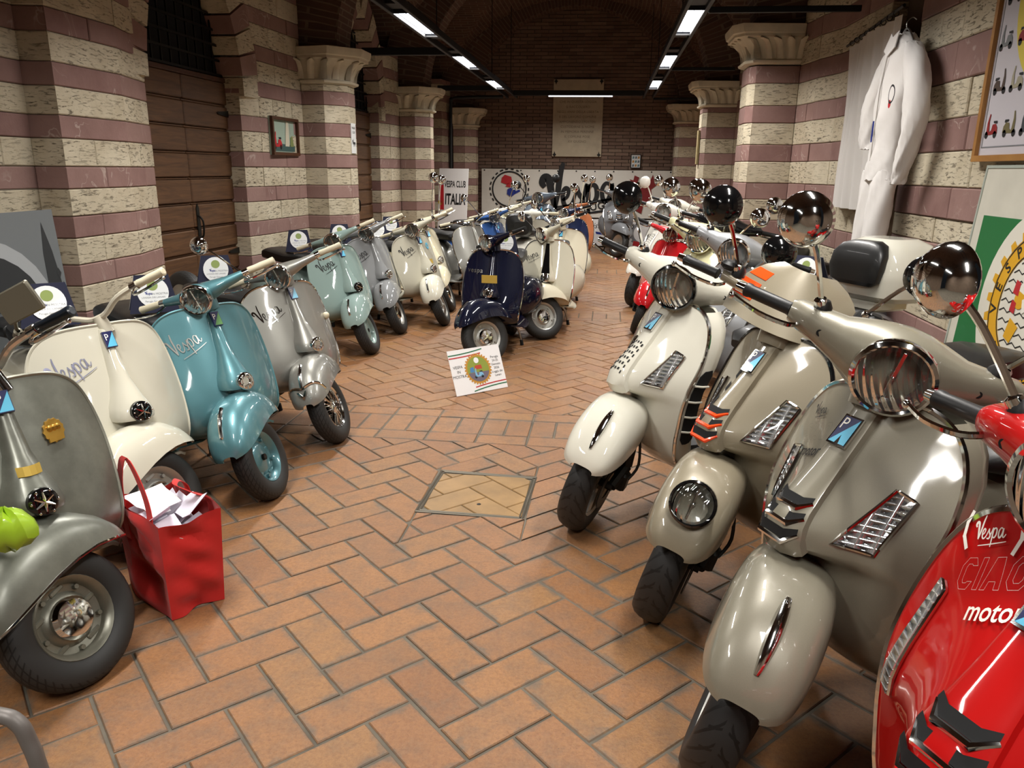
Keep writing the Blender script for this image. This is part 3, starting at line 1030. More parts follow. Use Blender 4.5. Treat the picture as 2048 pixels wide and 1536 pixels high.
# ---- vaulted ceiling
def zvault(x, y):
    xc, hx = -.74, 2.75
    a = max(0.0, 1 - ((x - xc) / hx) ** 2)
    zx = ZS + 2.15 * math.sqrt(a)
    yc = 6.66 + 4.01 * round((y - 6.66) / 4.01)
    b = max(0.0, 1 - ((y - yc) / 2.1) ** 2)
    zy = ZS + 1.85 * math.sqrt(b)
    return max(zx, zy)
mb = MB()
NX, NY = 60, 150
ids = []
pts = {}
for i in range(NX + 1):
    for j in range(NY + 1):
        x, y = lerp(-3.75, 2.2, i / NX), lerp(-1.5, YB + .1, j / NY)
        pts[i, j] = (mb.vert((x, y, zvault(x, y))), x, y)
for i in range(NX):
    for j in range(NY):
        q = [pts[i, j], pts[i, j + 1], pts[i + 1, j + 1], pts[i + 1, j]]
        x, y = (q[0][1] + q[2][1]) / 2, (q[0][2] + q[2][2]) / 2
        xc = -.74
        a = max(0.0, 1 - ((x - xc) / 2.75) ** 2)
        nave = abs(zvault(x, y) - (ZS + 2.15 * math.sqrt(a))) < .02
        if nave: uv = [(p[2], math.asin(max(-1, min(1, (p[1] - xc) / 2.75))) * 2.4) for p in q]
        else:
            yc = 6.66 + 4.01 * round((y - 6.66) / 4.01)
            uv = [(p[1], math.asin(max(-1, min(1, (p[2] - yc) / 2.1))) * 2.0) for p in q]
        mb.face([p[0] for p in q], uv)
ce = tag(mb.build('ceiling', VAULT, None, True, 25), kind='structure')
# transverse brick arches at the column lines and against the back wall
def vault_arch(y, dy, r0, r1, zs, xc, nm):
    mb = MB(); n = 28
    g = []
    for k in range(n + 1):
        a = PI * k / n
        ring = []
        for rr_, yy in ((r0, y - dy), (r1, y - dy), (r1, y + dy), (r0, y + dy)):
            ring.append((xc - rr_ * math.cos(a), yy, zs + rr_ * .95 * math.sin(a)))
        g.append(ring)
    m = len(g[0])
    ids = [[mb.vert(p) for p in row] for row in g]
    for i in range(n):
        for j in range(m):
            k = (j + 1) % m
            uv = [(i * .26, j * .3), (i * .26, j * .3 + .28), (i * .26 + .26, j * .3 + .28), (i * .26 + .26, j * .3)]
            mb.face((ids[i][j], ids[i][k], ids[i + 1][k], ids[i + 1][j]), [(u[1], u[0]) for u in uv])
    tag(mb.build(nm, VAULT, None, True, 30), kind='structure')
vault_arch(8.69, .22, 2.18, 2.85, ZS, -.74, 'trim_1')
vault_arch(12.71, .22, 2.18, 2.85, ZS, -.74, 'trim_2')
vault_arch(16.72, .16, 2.12, 2.85, ZS, -.74, 'trim_3')
vault_arch(4.65, .22, 2.30, 2.85, ZS, -.74, 'trim_4')
mb = MB(); mb.box((-.8, -1.6, 2.5), (6.6, .2, 5.2)); tag(mb.build('wall_front', VAULT, None, False), kind='structure')

# ---- suspended lighting tracks
LAMPY = [-.77, 1.90, 4.57, 7.23, 9.90, 12.55]
LAMPGLASS = pr('lamp_diffuser', '#ffffff', .4, emit='#eef2ff', es=7.0)
TRACKM = pr('track_black', '#1a1a1b', .5, .3)
def track(x0, x1, label, y1):
    xc = (x0 + x1) / 2
    t = tag(empty('light_track', (xc, 7.0, 2.9)), label, 'light track', 'suspended twin-rail light tracks')
    for s in (-1, 1):
        mb = MB(); mb.box((s * (x1 - x0 - .03) / 2, (y1 - 1.2) / 2 - 7.0, .03), (.035, y1 + 1.2, .07), .004)
        mb.build('rail', TRACKM, t, False)
    for k, y in enumerate(LAMPY):
        for yy in (y - .18, y + 1.25 + .18):
            mb = MB(); mb.box((0, yy - 7.0, .045), (x1 - x0 - .05, .22, .03), .004); mb.build('spacer', TRACKM, t, False)
    for y in (1.0, 4.65, 8.69, 12.71, y1 - .3):
        mb = MB(); mb.tube([(0, y - 7.0, .05), (0, y - 7.0, 1.55)], .006, 5)
        mb.build('hanger_rod', TRACKM, t)
    return t
def lamp(xc, y0, label, power):
    o = tag(empty('ceiling_lamp', (xc, y0 + .62, 2.9)), label, 'lamp', 'trough lamps in the light tracks')
    mb = MB(); mb.box((0, 0, .075), (.15, 1.25, .05), .006); mb.build('housing', TRACKM, o, False)
    mb = MB(); mb.box((0, 0, .042), (.14, 1.22, .012)); mb.build('diffuser', LAMPGLASS, o, False)
    mb = MB()
    for s in (-1, 1): mb.box((s * .074, 0, .03), (.006, 1.25, .05))
    for s in (-1, 1): mb.box((0, s * .622, .03), (.15, .006, .05))
    mb.box((0, 0, .034), (.004, 1.22, .006))
    mb.build('louvre', TRACKM, o, False)
    ld = bpy.data.lights.new('lamp_light', 'AREA'); ld.shape = 'RECTANGLE'; ld.size = .14; ld.size_y = 1.2
    ld.energy = power; ld.color = (1.0, .96, .90); ld.spread = math.radians(148)
    lo = bpy.data.objects.new('lamp_light', ld); COL.objects.link(lo); lo.parent = o; lo.location = (0, 0, .028)
track(-1.98, -1.775, 'black light track hanging on the left side of the vault', 15.4)
track(.575, .78, 'black light track hanging on the right side of the vault', 15.4)
NTH = ['out of sight behind the viewer', 'just behind the viewer', 'over the nearest scooters', 'nearest the viewer in sight', 'second in sight', 'farthest from the viewer']
for k, y in enumerate(LAMPY):
    lamp(-1.8775, y, 'lit white trough lamp in the left track, ' + NTH[k], LAMP_W)
    lamp(.6775, y, 'lit white trough lamp in the right track, ' + NTH[k], LAMP_W)
# cross track with its strip lamp
t = tag(empty('cross_track', (-.6, 14.75, 2.9)), 'black cross bar joining the two tracks, thin lit strip under it', 'light track')
mb = MB(); mb.box((0, 0, .03), (2.34, .09, .09), .005); mb.build('rail', TRACKM, t, False)
mb = MB(); mb.box((.04, 0, -.022), (1.15, .06, .014), .004); mb.build('strip_lamp', LAMPGLASS, t, False)
ld = bpy.data.lights.new('strip_light', 'AREA'); ld.shape = 'RECTANGLE'; ld.size = 1.15; ld.size_y = .06; ld.energy = LAMP_W; ld.color = (1.0, .96, .90); ld.spread = math.radians(165)
lo = bpy.data.objects.new('strip_light', ld); COL.objects.link(lo); lo.parent = t; lo.location = (.04, 0, -.034)
# iron ties between columns and tracks
def tie(x0, x1, y, z, label, r=.022):
    mb = MB(); mb.box(((x1 - x0) / 2, 0, 0), (x1 - x0, 2 * r, 2.4 * r), .004)
    o = mb.build('tie_rod', TRACKM, None, False); o.location = (x0, y, z); tag(o, label, 'tie rod', 'dark iron ties')
tie(-3.0, -1.98, 9.65, 2.93, 'dark iron tie from the left capital to the track, the nearer one', .035)
tie(-3.0, -1.98, 13.9, 2.93, 'dark iron tie from the left capital to the track, the farther one', .035)
tie(.78, 2.15, 7.2, 2.9, 'dark iron tie on the right above the white curtain', .02)
tie(.78, 1.6, 11.1, 2.9, 'dark iron tie on the right ending at the brightly lit capital', .018)
tie(.78, 2.1, 15.5, 2.9, 'dark iron tie on the right beside the far capital', .018)
mb = MB(); mb.tube(crom([(-1.99, 14.9, 2.88), (-2.75, 14.95, 2.87), (-2.96, 14.97, 2.84), (-2.99, 15.0, 2.7), (-3.0, 15.0, 1.2), (-3.0, 15.0, .2)], 5), .028, 8)
tag(mb.build('cable_conduit', TRACKM), 'black conduit bending down the far left corner from the track', 'pipe')
# ------------------------------------------------------------------ scooters: shared pieces
XR_ = T(-.6, 0, 0) @ Matrix.Diagonal((.90, 1, 1, 1)) @ T(.6, 0, 0)     # rear half drawn in
# local frame: x forward, y to the rider's left, z up; origin on the floor under the front axle
RAKE = math.radians(24)
def steer_M(st, R, s0=(-.05, 0, .30)):
    ax = V((-math.sin(RAKE), 0, math.cos(RAKE)))
    M = T(*s0) @ Matrix.Rotation(st, 4, ax) @ T(-s0[0], -s0[1], -s0[2])
    lo = min((M @ V((R * math.cos(a), 0, R + R * math.sin(a)))).z for a in [PI * (1 + k / 40) for k in range(41)])
    return T(0, 0, .002 - lo) @ M
def set_root(name, px, py, head, S, R, sc=1.0):
    """empty on the floor, placed so that the turned front tyre touches the floor at (px, py)"""
    th = math.radians(head - 90)
    c = min((S @ V((R * math.cos(a), 0, R + R * math.sin(a))) for a in [PI * (1 + k / 40) for k in range(41)]), key=lambda p: p.z)
    o = Rz(th) @ V((c.x, c.y, 0)) * sc
    e = empty(name, (px - o.x, py - o.y, 0), th)
    e.scale = (sc, sc, sc)
    return e

def wheel(root, name, M, R, tw, rimr, tyre, rimmat, style, hubmat, key):
    """tyre mesh with a rim child; M maps wheel space (axle = local z) to scooter space"""
    def mk():
        mb = MB(M)
        h = tw / 2
        p = [(rimr, -h * .72), (rimr + .012, -h * .92), (rimr + (R - rimr) * .45, -h), (R - .022, -h * .93), (R - .008, -h * .70), (R, -h * .3), (R + .001, 0),
             (R, h * .3), (R - .008, h * .70), (R - .022, h * .93), (rimr + (R - rimr) * .45, h), (rimr + .012, h * .92), (rimr, h * .72), (rimr - .012, h * .5)]
        mb.lathe(p[::-1], 44, None, uv=True)
        return mb.mesh('tyre')
    w = place(name, cached(('tyre', key), mk), tyre, root)
    def mkr():
        mb = MB(M)
        h = tw / 2
        r = rimr
        if style == 'disc':
            prof = [(r + .004, h * .70), (r, h * .8), (r - .012, h * .66), (r - .02, h * .30), (r * .62, h * .18), (r * .50, h * .42), (r * .40, h * .50), (0, h * .50)]
        elif style == 'dish':
            prof = [(r + .004, h * .70), (r, h * .8), (r - .012, h * .60), (r - .022, h * .12), (r * .66, h * .0), (r * .60, h * .15), (r * .48, h * .34), (0, h * .36)]
        else:
            prof = [(r + .004, h * .70), (r, h * .82), (r - .010, h * .70), (r - .016, h * .30), (r - .016, 0)]
        back = [(r + .004, -h * .70), (r, -h * .8), (r - .014, -h * .5), (r * .5, -h * .1), (0, -h * .1)]
        mb.lathe(prof[::-1], 36)
        mb.lathe(back, 36)
        if style in ('disc', 'dish'):
            for k in range(5):
                a = 2 * PI * k / 5
                mb.lathe([(0, .012), (.008, .012), (.009, 0)], 6, T(r * .76 * math.cos(a), r * .76 * math.sin(a), h * (.22 if style == 'disc' else .06)))
            if style == 'dish':
                for k in range(5):
                    a = 2 * PI * (k + .5) / 5
                    mb.box((r * .74 * math.cos(a), r * .74 * math.sin(a), h * .03), (.05, .016, .012), .003, None)
        if style == 'spoke':
            n = 26
            for k in range(n):
                a = 2 * PI * k / n
                b = a + (.16 if k % 2 else -.16)
                mb.tube([(r * .30 * math.cos(b), r * .30 * math.sin(b), h * .75), ((r - .012) * math.cos(a), (r - .012) * math.sin(a), h * .42)], .0024, 4)
            mb.lathe([(0, h * 1.05), (.012, h * 1.05), (.02, h * .9), (r * .32, h * .8), (r * .34, h * .5), (r * .34, 0)], 20)
        if style == 'alloy':
            for k in range(5):
                a = 2 * PI * k / 5
                c, s = math.cos(a), math.sin(a)
                for d in (-.10, .10):
                    ca, sa = math.cos(a + d), math.sin(a + d)
                    mb.tube([(r * .22 * c, r * .22 * s, h * .42), ((r - .012) * ca, (r - .012) * sa, h * .55)], [.014, .009], 6, sy=.7)
            mb.lathe([(0, h * .55), (.022, h * .55), (r * .28, h * .4), (r * .30, 0)], 20)
            mb.lathe([(r * .72, h * -.05), (r * .45, h * -.05)], 30)
        return mb.mesh('rim')
    rm = place('rim', cached(('rim', key, style), mkr), rimmat, w)
    if style in ('disc', 'dish') and hubmat:
        def mkh():
            mb = MB(M); h = tw / 2
            mb.lathe([(rimr * .52, h * .25), (rimr * .52, h * .58), (rimr * .44, h * .84), (rimr * .25, h * .95), (0, h * .97)][::-1], 28)
            return mb.mesh('hub_cap')
        place('hub_cap', cached(('hub', key), mkh), hubmat, w)
    return w
def wheel_M(x, z): return T(x, 0, z) @ Rx(-PI / 2)      # local z -> rider's left

def mirror_part(root, base, top, face, r, mats, key, shape='round', M=None, stalk=.0055, name='mirror'):
    """stalk from base to top, then a head facing direction 'face' (glass side)"""
    def mk():
        mb = MB(M)
        b, t_ = V(base), V(top)
        mid = b.lerp(t_, .55) + V((0, 0, .02))
        mb.tube(crom([b, mid, t_], 5), stalk, 6)
        mb.lathe([(0, .0), (stalk * 2.6, 0), (stalk * 2.2, .03), (stalk, .034)], 10, axis_M(b, t_ - b))
        return mb.mesh('stalk')
    st = place(name, cached(('mst', key), mk), mats[0], root)
    def mh():
        mb = MB(M)
        A = axis_M(top, V(face))
        if shape == 'round':
            mb.lathe([(0, -.045), (r * .35, -.043), (r * .72, -.032), (r * .96, -.010), (r, .002), (r * .97, .006), (r * .93, .004), (0, .003)], 28, A)
        else:
            mb.box((0, 0, -.006), (r * 2.0, r * 1.25, .014), .004, A)
        return mb.mesh('mirror_shell')
    place('mirror_shell', cached(('msh', key, shape), mh), mats[1], st)
    def mg():
        mb = MB(M)
        A = axis_M(top, V(face))
        if shape == 'round': mb.lathe([(r * .9, .0035), (0, .0062)][::-1], 28, A)
        else: mb.box((0, 0, .002), (r * 1.86, r * 1.12, .004), .001, A)
        return mb.mesh('mirror_glass')
    place('mirror_glass', cached(('mgl', key, shape), mg), MIRROR, st)

def headlamp(root, M, r, depth, rim, shell, key, name='headlamp', lens=None):
    """lamp whose local z looks forward"""
    def a():
        mb = MB(M); mb.lathe([(r * 1.02, 0), (r * .98, -depth * .35), (r * .78, -depth * .75), (r * .4, -depth), (0, -depth * 1.03)], 28)
        return mb.mesh('bowl')
    o = place(name, cached(('hl', key), a), shell, root)
    def b():
        mb = MB(M); mb.lathe([(r * .90, .010), (r * .96, .014), (r * 1.05, .008), (r * 1.07, -.006), (r * 1.02, -.014)], 32); return mb.mesh('rim')
    place('lamp_rim', cached(('hlr', key), b), rim, o)
    def c():
        mb = MB(M); mb.lathe([(0, .026), (r * .4, .023), (r * .75, .015), (r * .92, .009)], 28); return mb.mesh('lens')
    def d():
        mb = MB(M); n = 40; g = []
        for i in range(n):
            q = 2 * PI * i / n
            g.append([M_ for M_ in [V((rr * math.cos(q), rr * math.sin(q), hh - (.004 if i % 2 else 0) * (rr / r))) for rr, hh in ((r * .93, .004), (r * .8, -depth * .25), (r * .6, -depth * .48), (r * .38, -depth * .62), (r * .16, -depth * .7), (0, -depth * .7))]])
        mb.grid(g, cu=True); return mb.mesh('reflector')
    place('reflector', cached(('hld', key), d), REFLECTOR, o)
    def e():
        mb = MB(M); mb.ell((0, 0, -depth * .35), (r * .13, r * .13, depth * .38), 10, 8); mb.box((0, 0, -depth * .02), (r * 1.5, r * .10, .004), .001); return mb.mesh('bulb_cap')
    place('bulb_cap', cached(('hle', key), e), CHROME, o)
    place('lens', cached(('hll', key), c), lens or LENS, o)
    return o

def seat_part(root, pts, mats, key, name='seat', w=.13):
    """loft seat from rows (x, half width, z bottom, z top)"""
    def mk():
        mb = MB(XR_); rings = []
        for x, hw, z0, z1 in pts:
            ring = []
            for k in range(18):
                a = 2 * PI * k / 18
                c, s = math.cos(a), math.sin(a)
                e = .55
                ring.append((x, hw * math.copysign(abs(c) ** e, c), (z0 + z1) / 2 + (z1 - z0) / 2 * math.copysign(abs(s) ** e, s)))
            rings.append(ring)
        mb.loft(rings, flip=True)
        return mb.mesh('seat')
    return place(name, cached(('seat', key), mk), mats, root)

# ------------------------------------------------------------------ the old scooters
LS_TAB = [  # z, centre x, half width
    (.255, -.300, 0.240), (.275, -.215, 0.254), (.31, -.145, 0.267), (.37, -.112, 0.283), (.44, -.122, 0.295), (.52, -.152, 0.304), (.60, -.188, 0.307), (.68, -.224, 0.301), (.76, -.262, 0.283), (.82, -.288, 0.254), (.86, -.306, 0.209), (.882, -.315, 0.151), (.89, -.318, 0.089)]
def ls_surf(y, z, off=0.0):
    x, w = interp(LS_TAB, z)
    return V((x - .125 * (y / .305) ** 2 + off, y, z))
def vintage(name, label, px, py, head, steer, col, metal=False, old=0.0, **k):
    """head = bearing of the nose, degrees from -Y (towards the viewer) to +X"""
    R = k.get('R', .205)
    S = steer_M(math.radians(steer), R)
    root = set_root(name, px, py, head, S, R, k.get('sc', 1.035))
    tag(root, label, 'scooter', k.get('group', 'old scooters'))
    body = paint(col, metal, old)
    sw = k.get('sw', 1.0)
    K = (round(steer), R)
    trim = k.get('trim', CHROME)
    # leg shield
    def mk():
        mb = MB(); g = []
        zs = [.255, .265, .285, .31, .34, .38, .43, .49, .55, .61, .67, .73, .78, .82, .85, .87, .882, .89]
        for z in zs:
            x, w = interp(LS_TAB, z)
            w *= sw
            g.append([ls_surf(w * t, z) for t in [-1, -.93, -.8, -.62, -.42, -.2, 0, .2, .42, .62, .8, .93, 1]])
        mb.sheet(g, .007, flip=True)
        return mb.mesh('leg_shield')
    place('leg_shield', cached(('v_ls', sw), mk), body, root)
    def mk():
        zs = [.27, .33, .40, .48, .56, .64, .72, .78, .82, .85, .87, .882, .89]
        p = [ls_surf(-interp(LS_TAB, z)[1] * sw, z, -.002) for z in zs]
        q = [ls_surf(interp(LS_TAB, z)[1] * sw, z, -.002) for z in zs]
        mb = MB(); mb.tube(crom(p + [ls_surf(0, .892, -.002)] + q[::-1], 3), .0065, 6)
        return mb.mesh('shield_trim')
    place('shield_trim', cached(('v_trim', sw), mk), trim, root)
    # steering-column cover with the horn housing at its foot
    def mk():
        mb = MB(); rings = []
        tab = [(.505, .062, .030), (.518, .084, .085), (.54, .086, .098), (.575, .078, .095), (.61, .062, .078), (.65, .050, .062), (.68, .040, .050), (.76, .032, .040), (.83, .026, .030), (.875, .02, .018)]
        for z, w, d in tab:
            base = interp(LS_TAB, z)[0]
            ring = []
            for i in range(13):
                a = PI * i / 12
                ring.append((base - .02 + (d + .02) * math.sin(a) ** .8, w * math.cos(a), z + (.012 * math.sin(a) if z < .53 else 0)))
            rings.append(ring)
        mb.loft(rings)
        return mb.mesh('column_cover')
    place('column_cover', cached('v_col', mk), body, root)
    hx = interp(LS_TAB, .558)[0] + .096
    def mk():
        mb = MB(T(hx - .012, 0, .560) @ Ry(PI / 2 - .25))
        mb.lathe([(0, .016), (.018, .016), (.02, .022), (.034, .021), (.042, .014), (.044, 0)], 24)
        for q in range(8):
            a = 2 * PI * q / 8
            mb.box((.029 * math.cos(a), .029 * math.sin(a), .021), (.018, .006, .004), 0, None)
        return mb.mesh('horn_grille')
    place('horn_grille', cached('v_horn', mk), BLACKGLOSS if k.get('horn') == 'black' else CHROME, root)
    if k.get('horn') == 'black':
        def mk():
            mb = MB(T(hx - .010, 0, .560) @ Ry(PI / 2 - .25))
            for q in range(6):
                a = 2 * PI * q / 6
                mb.tube([(0, 0, .024), (.03 * math.cos(a), .03 * math.sin(a), .022)], [.006, .002], 5)
                mb.lathe([(0, .026), (.004, .024)], 6, T(.037 * math.cos(a + .5), .037 * math.sin(a + .5), 0))
            return mb.mesh('horn_star')
        place('horn_star', cached('v_hstar', mk), CHROME, root)
    # badge
    def cov(y, z, off=0.0):
        tab = [(.50, .062, .030), (.56, .082, .096), (.64, .050, .062), (.68, .040, .050), (.76, .032, .040), (.83, .026, .030), (.89, .02, .018)]
        return V((interp(LS_TAB, z)[0] + interp(tab, z)[1] + off, y, z))
    if k.get('badge', 1):
        zc = .838
        def quad(mb, pts): mb.sheet([[cov(-.024, zc + a, .004 + off) for a in pts], [cov(.024, zc + a, .004 + off) for a in pts]], .004)
        def mk():
            mb = MB(); g = [[cov(y, zc + a, .008) for y in (-.022, .022)] for a in (-.03, .03)]
            mb.sheet(g, .012, flip=True); return mb.mesh('badge')
        b = place('badge', cached('v_badge', mk), BADGE_D, root)
        def mk():
            mb = MB(); mb.poly([cov(-.020, zc - .027, .0092), cov(.020, zc - .027, .0092), cov(.020, zc + .027, .0092)]); return mb.mesh('badge_field')
        place('badge_field', cached('v_badge2', mk), BADGE_G if k.get('badge') == 'green' else BADGE_L, b)
        def mk():
            mb = MB(); add_text(mb, 'P', .034, lambda u, v: cov(-.010 + u, zc + .008 + v, .0096)); return mb.mesh('badge_letter')
        place('badge_letter', cached('v_badge3', mk), WHITEPL, b)
    # script word on the rider's right half of the shield
    sc = k.get('script', 'vespa')
    if sc:
        ink = k.get('ink', CHROME)
        def fn(u, v):
            a = math.radians(k.get('tilt', 24)); c, s = math.cos(a), math.sin(a)
            y, z = k.get('sy', -.155) + (u * c - v * s), .735 + (u * s + v * c)
            return ls_surf(y, z, .004)
        def mk():
            mb = MB()
            if sc == 'block': add_text(mb, 'vespa', .055, lambda u, v: ls_surf(-.15 + u, .72 + v, .004), bold=.01, space=1.15)
            else: add_script(mb, fn, k.get('ssize', .075), line=(sc == 'vespa'))
            return mb.mesh('lettering')
        place('lettering', cached(('v_scr', sc, k.get('tilt', 24), k.get('ssize', .075)), mk), ink, root)
    # front fender (turns with the fork)
    FT = [(-.305, .290, .276, .016), (-.285, .345, .288, .050), (-.24, .420, .312, .080), (-.17, .484, .342, .099), (-.09, .522, .360, .110), (0, .534, .365, .113), (.08, .518, .360, .110), (.14, .484, .354, .102), (.185, .436, .348, .088), (.213, .392, .343, .065), (.226, .358, .340, .03)]
    def fpt(x, t):
        zt, zb, w = interp(FT, x)
        a = PI * t
        c, s = math.cos(a), math.sin(a)
        return V((x, w * math.copysign(abs(c) ** .75, c), zb + (zt - zb) * abs(s) ** .8))
    def mk():
        mb = MB(S)
        xs = [-.305, -.297, -.28, -.25, -.2, -.14, -.07, 0, .06, .11, .15, .18, .203, .217, .226]
        mb.sheet([[fpt(x, i / 14) for i in range(15)] for x in xs], .005)
        return mb.mesh('fender')
    fen = place('fender', cached(('v_fen', K), mk), paint(k['fcol'], metal, 0) if 'fcol' in k else body, root)
    def mk():
        mb = MB(S)
        p = [fpt(x, .5) + V((0, 0, .004)) for x in (.06, .09, .13, .165, .19)]
        mb.tube(crom(p, 4), [.004] + [.011] * (len(crom(p, 4)) - 2) + [.004], 8)
        return mb.mesh('fender_crest')
    if k.get('crest', 1): place('fender_crest', cached(('v_crest', K), mk), k.get('crestmat', CHROME), fen)
    if k.get('ftrim'):
        def mk():
            mb = MB(S)
            for s_ in (0, 1):
                mb.tube([fpt(x, s_) + V((0, .003 if s_ == 0 else -.003, -.001)) for x in (-.295, -.24, -.16, -.08, 0, .08, .14, .18, .21, .224)], .0055, 6)
            return mb.mesh('fender_trim')
        place('fender_trim', cached(('v_ftrim', K), mk), CHROME, fen)
    if k.get('fband'):
        def mk():
            mb = MB(S)
            for xx in (.185,):
                mb.tube([fpt(xx - .10 * abs(i / 12 - .5), .04 + .92 * i / 12) + V((.006, 0, .004)) for i in range(13)], .008, 6)
            mb.prism([(-.03, .02), (0, -.03), (.03, .02), (.018, .02), (0, -.008), (-.018, .02)], 0, .006, frame_M(fpt(.20, .5) + V((.012, 0, .0)), (0, 1, 0), (-.3, 0, 1)))
            return mb.mesh('fender_band')
        place('fender_band', cached(('v_fband', K), mk), CHROME, fen)
    # wheels
    wheel(root, 'front_wheel', S @ wheel_M(0, R), R, .095, R * .60, TYRE, k.get('rimmat', body if k.get('bodyrim') else ALLOY), k.get('rim', 'disc'), k.get('hubmat', CHROME), ('vf', K))
    # fork link on the rider's right
    def mk():
        mb = MB(S)
        mb.tube([(-.06, -.0, .42), (-.055, -.045, .36), (-.06, -.07, .30), (-.075, -.08, .24)], [.022, .024, .022, .02], 8)
        mb.tube([(-.075, -.08, .24), (0, -.075, R)], [.022, .018], 8)
        mb.tube([(0, -.085, R), (0, .03, R)], .016, 8)
        mb.tube([(-.02, -.085, R + .03), (-.06, -.085, .36)], [.02, .02], 8)
        return mb.mesh('fork')
    place('fork', cached(('v_fork', K), mk), k.get('forkmat', DARKMETAL), root)
    wheel(root, 'rear_wheel', wheel_M(-1.14, R), R, .095, R * .60, TYRE, ALLOY, 'disc', None, ('vr', R))
    # floor and rear body
    def mk():
        mb = MB(); g = []
        for x, w, z in ((-.26, .272, .257), (-.34, .275, .248), (-.45, .272, .245), (-.58, .255, .245), (-.68, .22, .25), (-.74, .17, .265)):
            g.append([(x, w * t, z + (.03 if abs(t) < .2 else 0) - (.012 if abs(t) == 1 else 0)) for t in (-1, -.93, -.5, -.18, -.12, .12, .18, .5, .93, 1)])
        mb.sheet(g, .012)
        return mb.mesh('floorboard')
    fl = place('floorboard', cached('v_floor', mk), body, root)
    def mk():
        mb = MB()
        for y in (-.21, -.15, .15, .21):
            mb.tube([(-.27, y, .264), (-.45, y, .254), (-.62, y, .256)], .006, 5)
        return mb.mesh('floor_rail')
    tag(place('floor_rails', cached('v_frail', mk), STEEL, fl), kind='stuff')
    def mk():
        mb = MB(XR_); rings = []
        for x, w, z0, z1 in ((-.60, .07, .26, .34), (-.66, .10, .24, .50), (-.74, .12, .24, .64), (-.86, .13, .26, .70), (-1.0, .135, .30, .705), (-1.15, .13, .33, .69), (-1.3, .12, .34, .645), (-1.42, .10, .33, .56), (-1.5, .075, .30, .44), (-1.54, .04, .27, .33)):
            ring = []
            for i in range(18):
                a = 2 * PI * i / 18; c, s = math.cos(a), math.sin(a)
                ring.append((x, w * math.copysign(abs(c) ** .6, c), (z0 + z1) / 2 + (z1 - z0) / 2 * math.copysign(abs(s) ** .6, s)))
            rings.append(ring)
        mb.loft(rings, flip=True)
        return mb.mesh('rear_body')
    place('rear_body', cached('v_rear', mk), body, root)
    for s_ in (1, -1):
        def mk():
            mb = MB(XR_); g = []
            CT = [(-.70, .01, .30, .42), (-.74, .09, .27, .50), (-.82, .155, .25, .575), (-.94, .195, .245, .605), (-1.06, .205, .25, .605), (-1.18, .195, .26, .585), (-1.30, .16, .28, .545), (-1.40, .09, .31, .48), (-1.45, .01, .35, .42)]
            for x, d, z0, z1 in CT:
                row = []
                for i in range(11):
                    a = -PI / 2 + PI * i / 10
                    row.append((x, s_ * (.12 + d * math.cos(a) ** .7), (z0 + z1) / 2 + (z1 - z0) / 2 * math.sin(a)))
                g.append(row)
            mb.grid(g, flip=(s_ > 0))
            return mb.mesh('side_cowl')
        place('side_cowl', cached(('v_cowl', s_), mk), body, root)
    seatm = k.get('seatmat', VINYL)
    if k.get('seat', 'dual') == 'dual':
        seat_part(root, [(-.56, .07, .70, .74), (-.60, .12, .695, .785), (-.72, .145, .70, .80), (-.90, .15, .70, .795), (-1.05, .15, .71, .815), (-1.2, .14, .72, .83), (-1.27, .12, .725, .815), (-1.30, .07, .74, .79)], seatm, 'vdual')
    else:
        seat_part(root, [(-.60, .03, .76, .79), (-.64, .06, .745, .81), (-.75, .11, .74, .825), (-.86, .15, .74, .835), (-.94, .14, .75, .85), (-.98, .08, .77, .84)], seatm, 'vsing')
        seat_part(root, [(-1.02, .06, .76, .79), (-1.06, .11, .745, .82), (-1.18, .12, .745, .825), (-1.30, .11, .745, .82), (-1.34, .06, .76, .79)], seatm, 'vpill', 'pillion_seat')
    if k.get('spare'):
        wheel(root, 'spare_wheel', T(-1.36, 0, .66) @ Rx(-PI / 2) @ Rz(0), R, .09, R * .6, TYRE, ALLOY, 'disc', None, ('vsp', R))
    def mk():
        mb = MB()
        for s_ in (-1, 1):
            mb.tube(crom([(-.66, s_ * .08, .22), (-.68, s_ * .14, .16), (-.70, s_ * .17, .06), (-.70, s_ * .18, .012)], 4), .010, 6)
        mb.tube([(-.66, -.08, .22), (-.66, .08, .22)], .010, 6)
        return mb.mesh('centre_stand')
    sd = place('centre_stand', cached('v_stand', mk), STEEL, root)
    for s_ in (-1, 1):
        def mk():
            mb = MB(); mb.tube([(-.70, s_ * .173, .05), (-.70, s_ * .181, .001)], [.014, .017], 8); return mb.mesh('rubber_foot')
        place('rubber_foot', cached(('v_sfoot', s_), mk), MATTBLACK, sd)
    # handlebar
    hm = k.get('headset', 'cast')
    gm = k.get('grip', IVORY)
    bx, bz = -.345, .965
    B = S
    if hm == 'cast':
        def mk():
            mb = MB(B); rings = []
            for y, rx, rz, dz in ((-.235, .016, .016, .012), (-.20, .021, .020, .010), (-.13, .030, .026, .006), (-.07, .043, .040, 0), (0, .052, .052, -.004), (.07, .043, .040, 0), (.13, .030, .026, .006), (.20, .021, .020, .010), (.235, .016, .016, .012)):
                rings.append([(bx + .012 * (1 - abs(y) / .235) - .03 * (abs(y) / .235) ** 2 + rx * math.cos(2 * PI * i / 14), y, bz + dz + rz * math.sin(2 * PI * i / 14)) for i in range(14)])
            mb.loft(rings)
            mb.tube([(-.33, 0, .875), (bx, 0, bz)], [.040, .045], 14)
            return mb.mesh('headset')
        place('headset', cached(('v_hs', K), mk), body, root)
        lampM = S @ T(bx + .105, 0, bz - .004) @ Ry(PI / 2 + .06)
        headlamp(root, lampM, .070, .10, CHROME, body, ('vc', K))
    else:
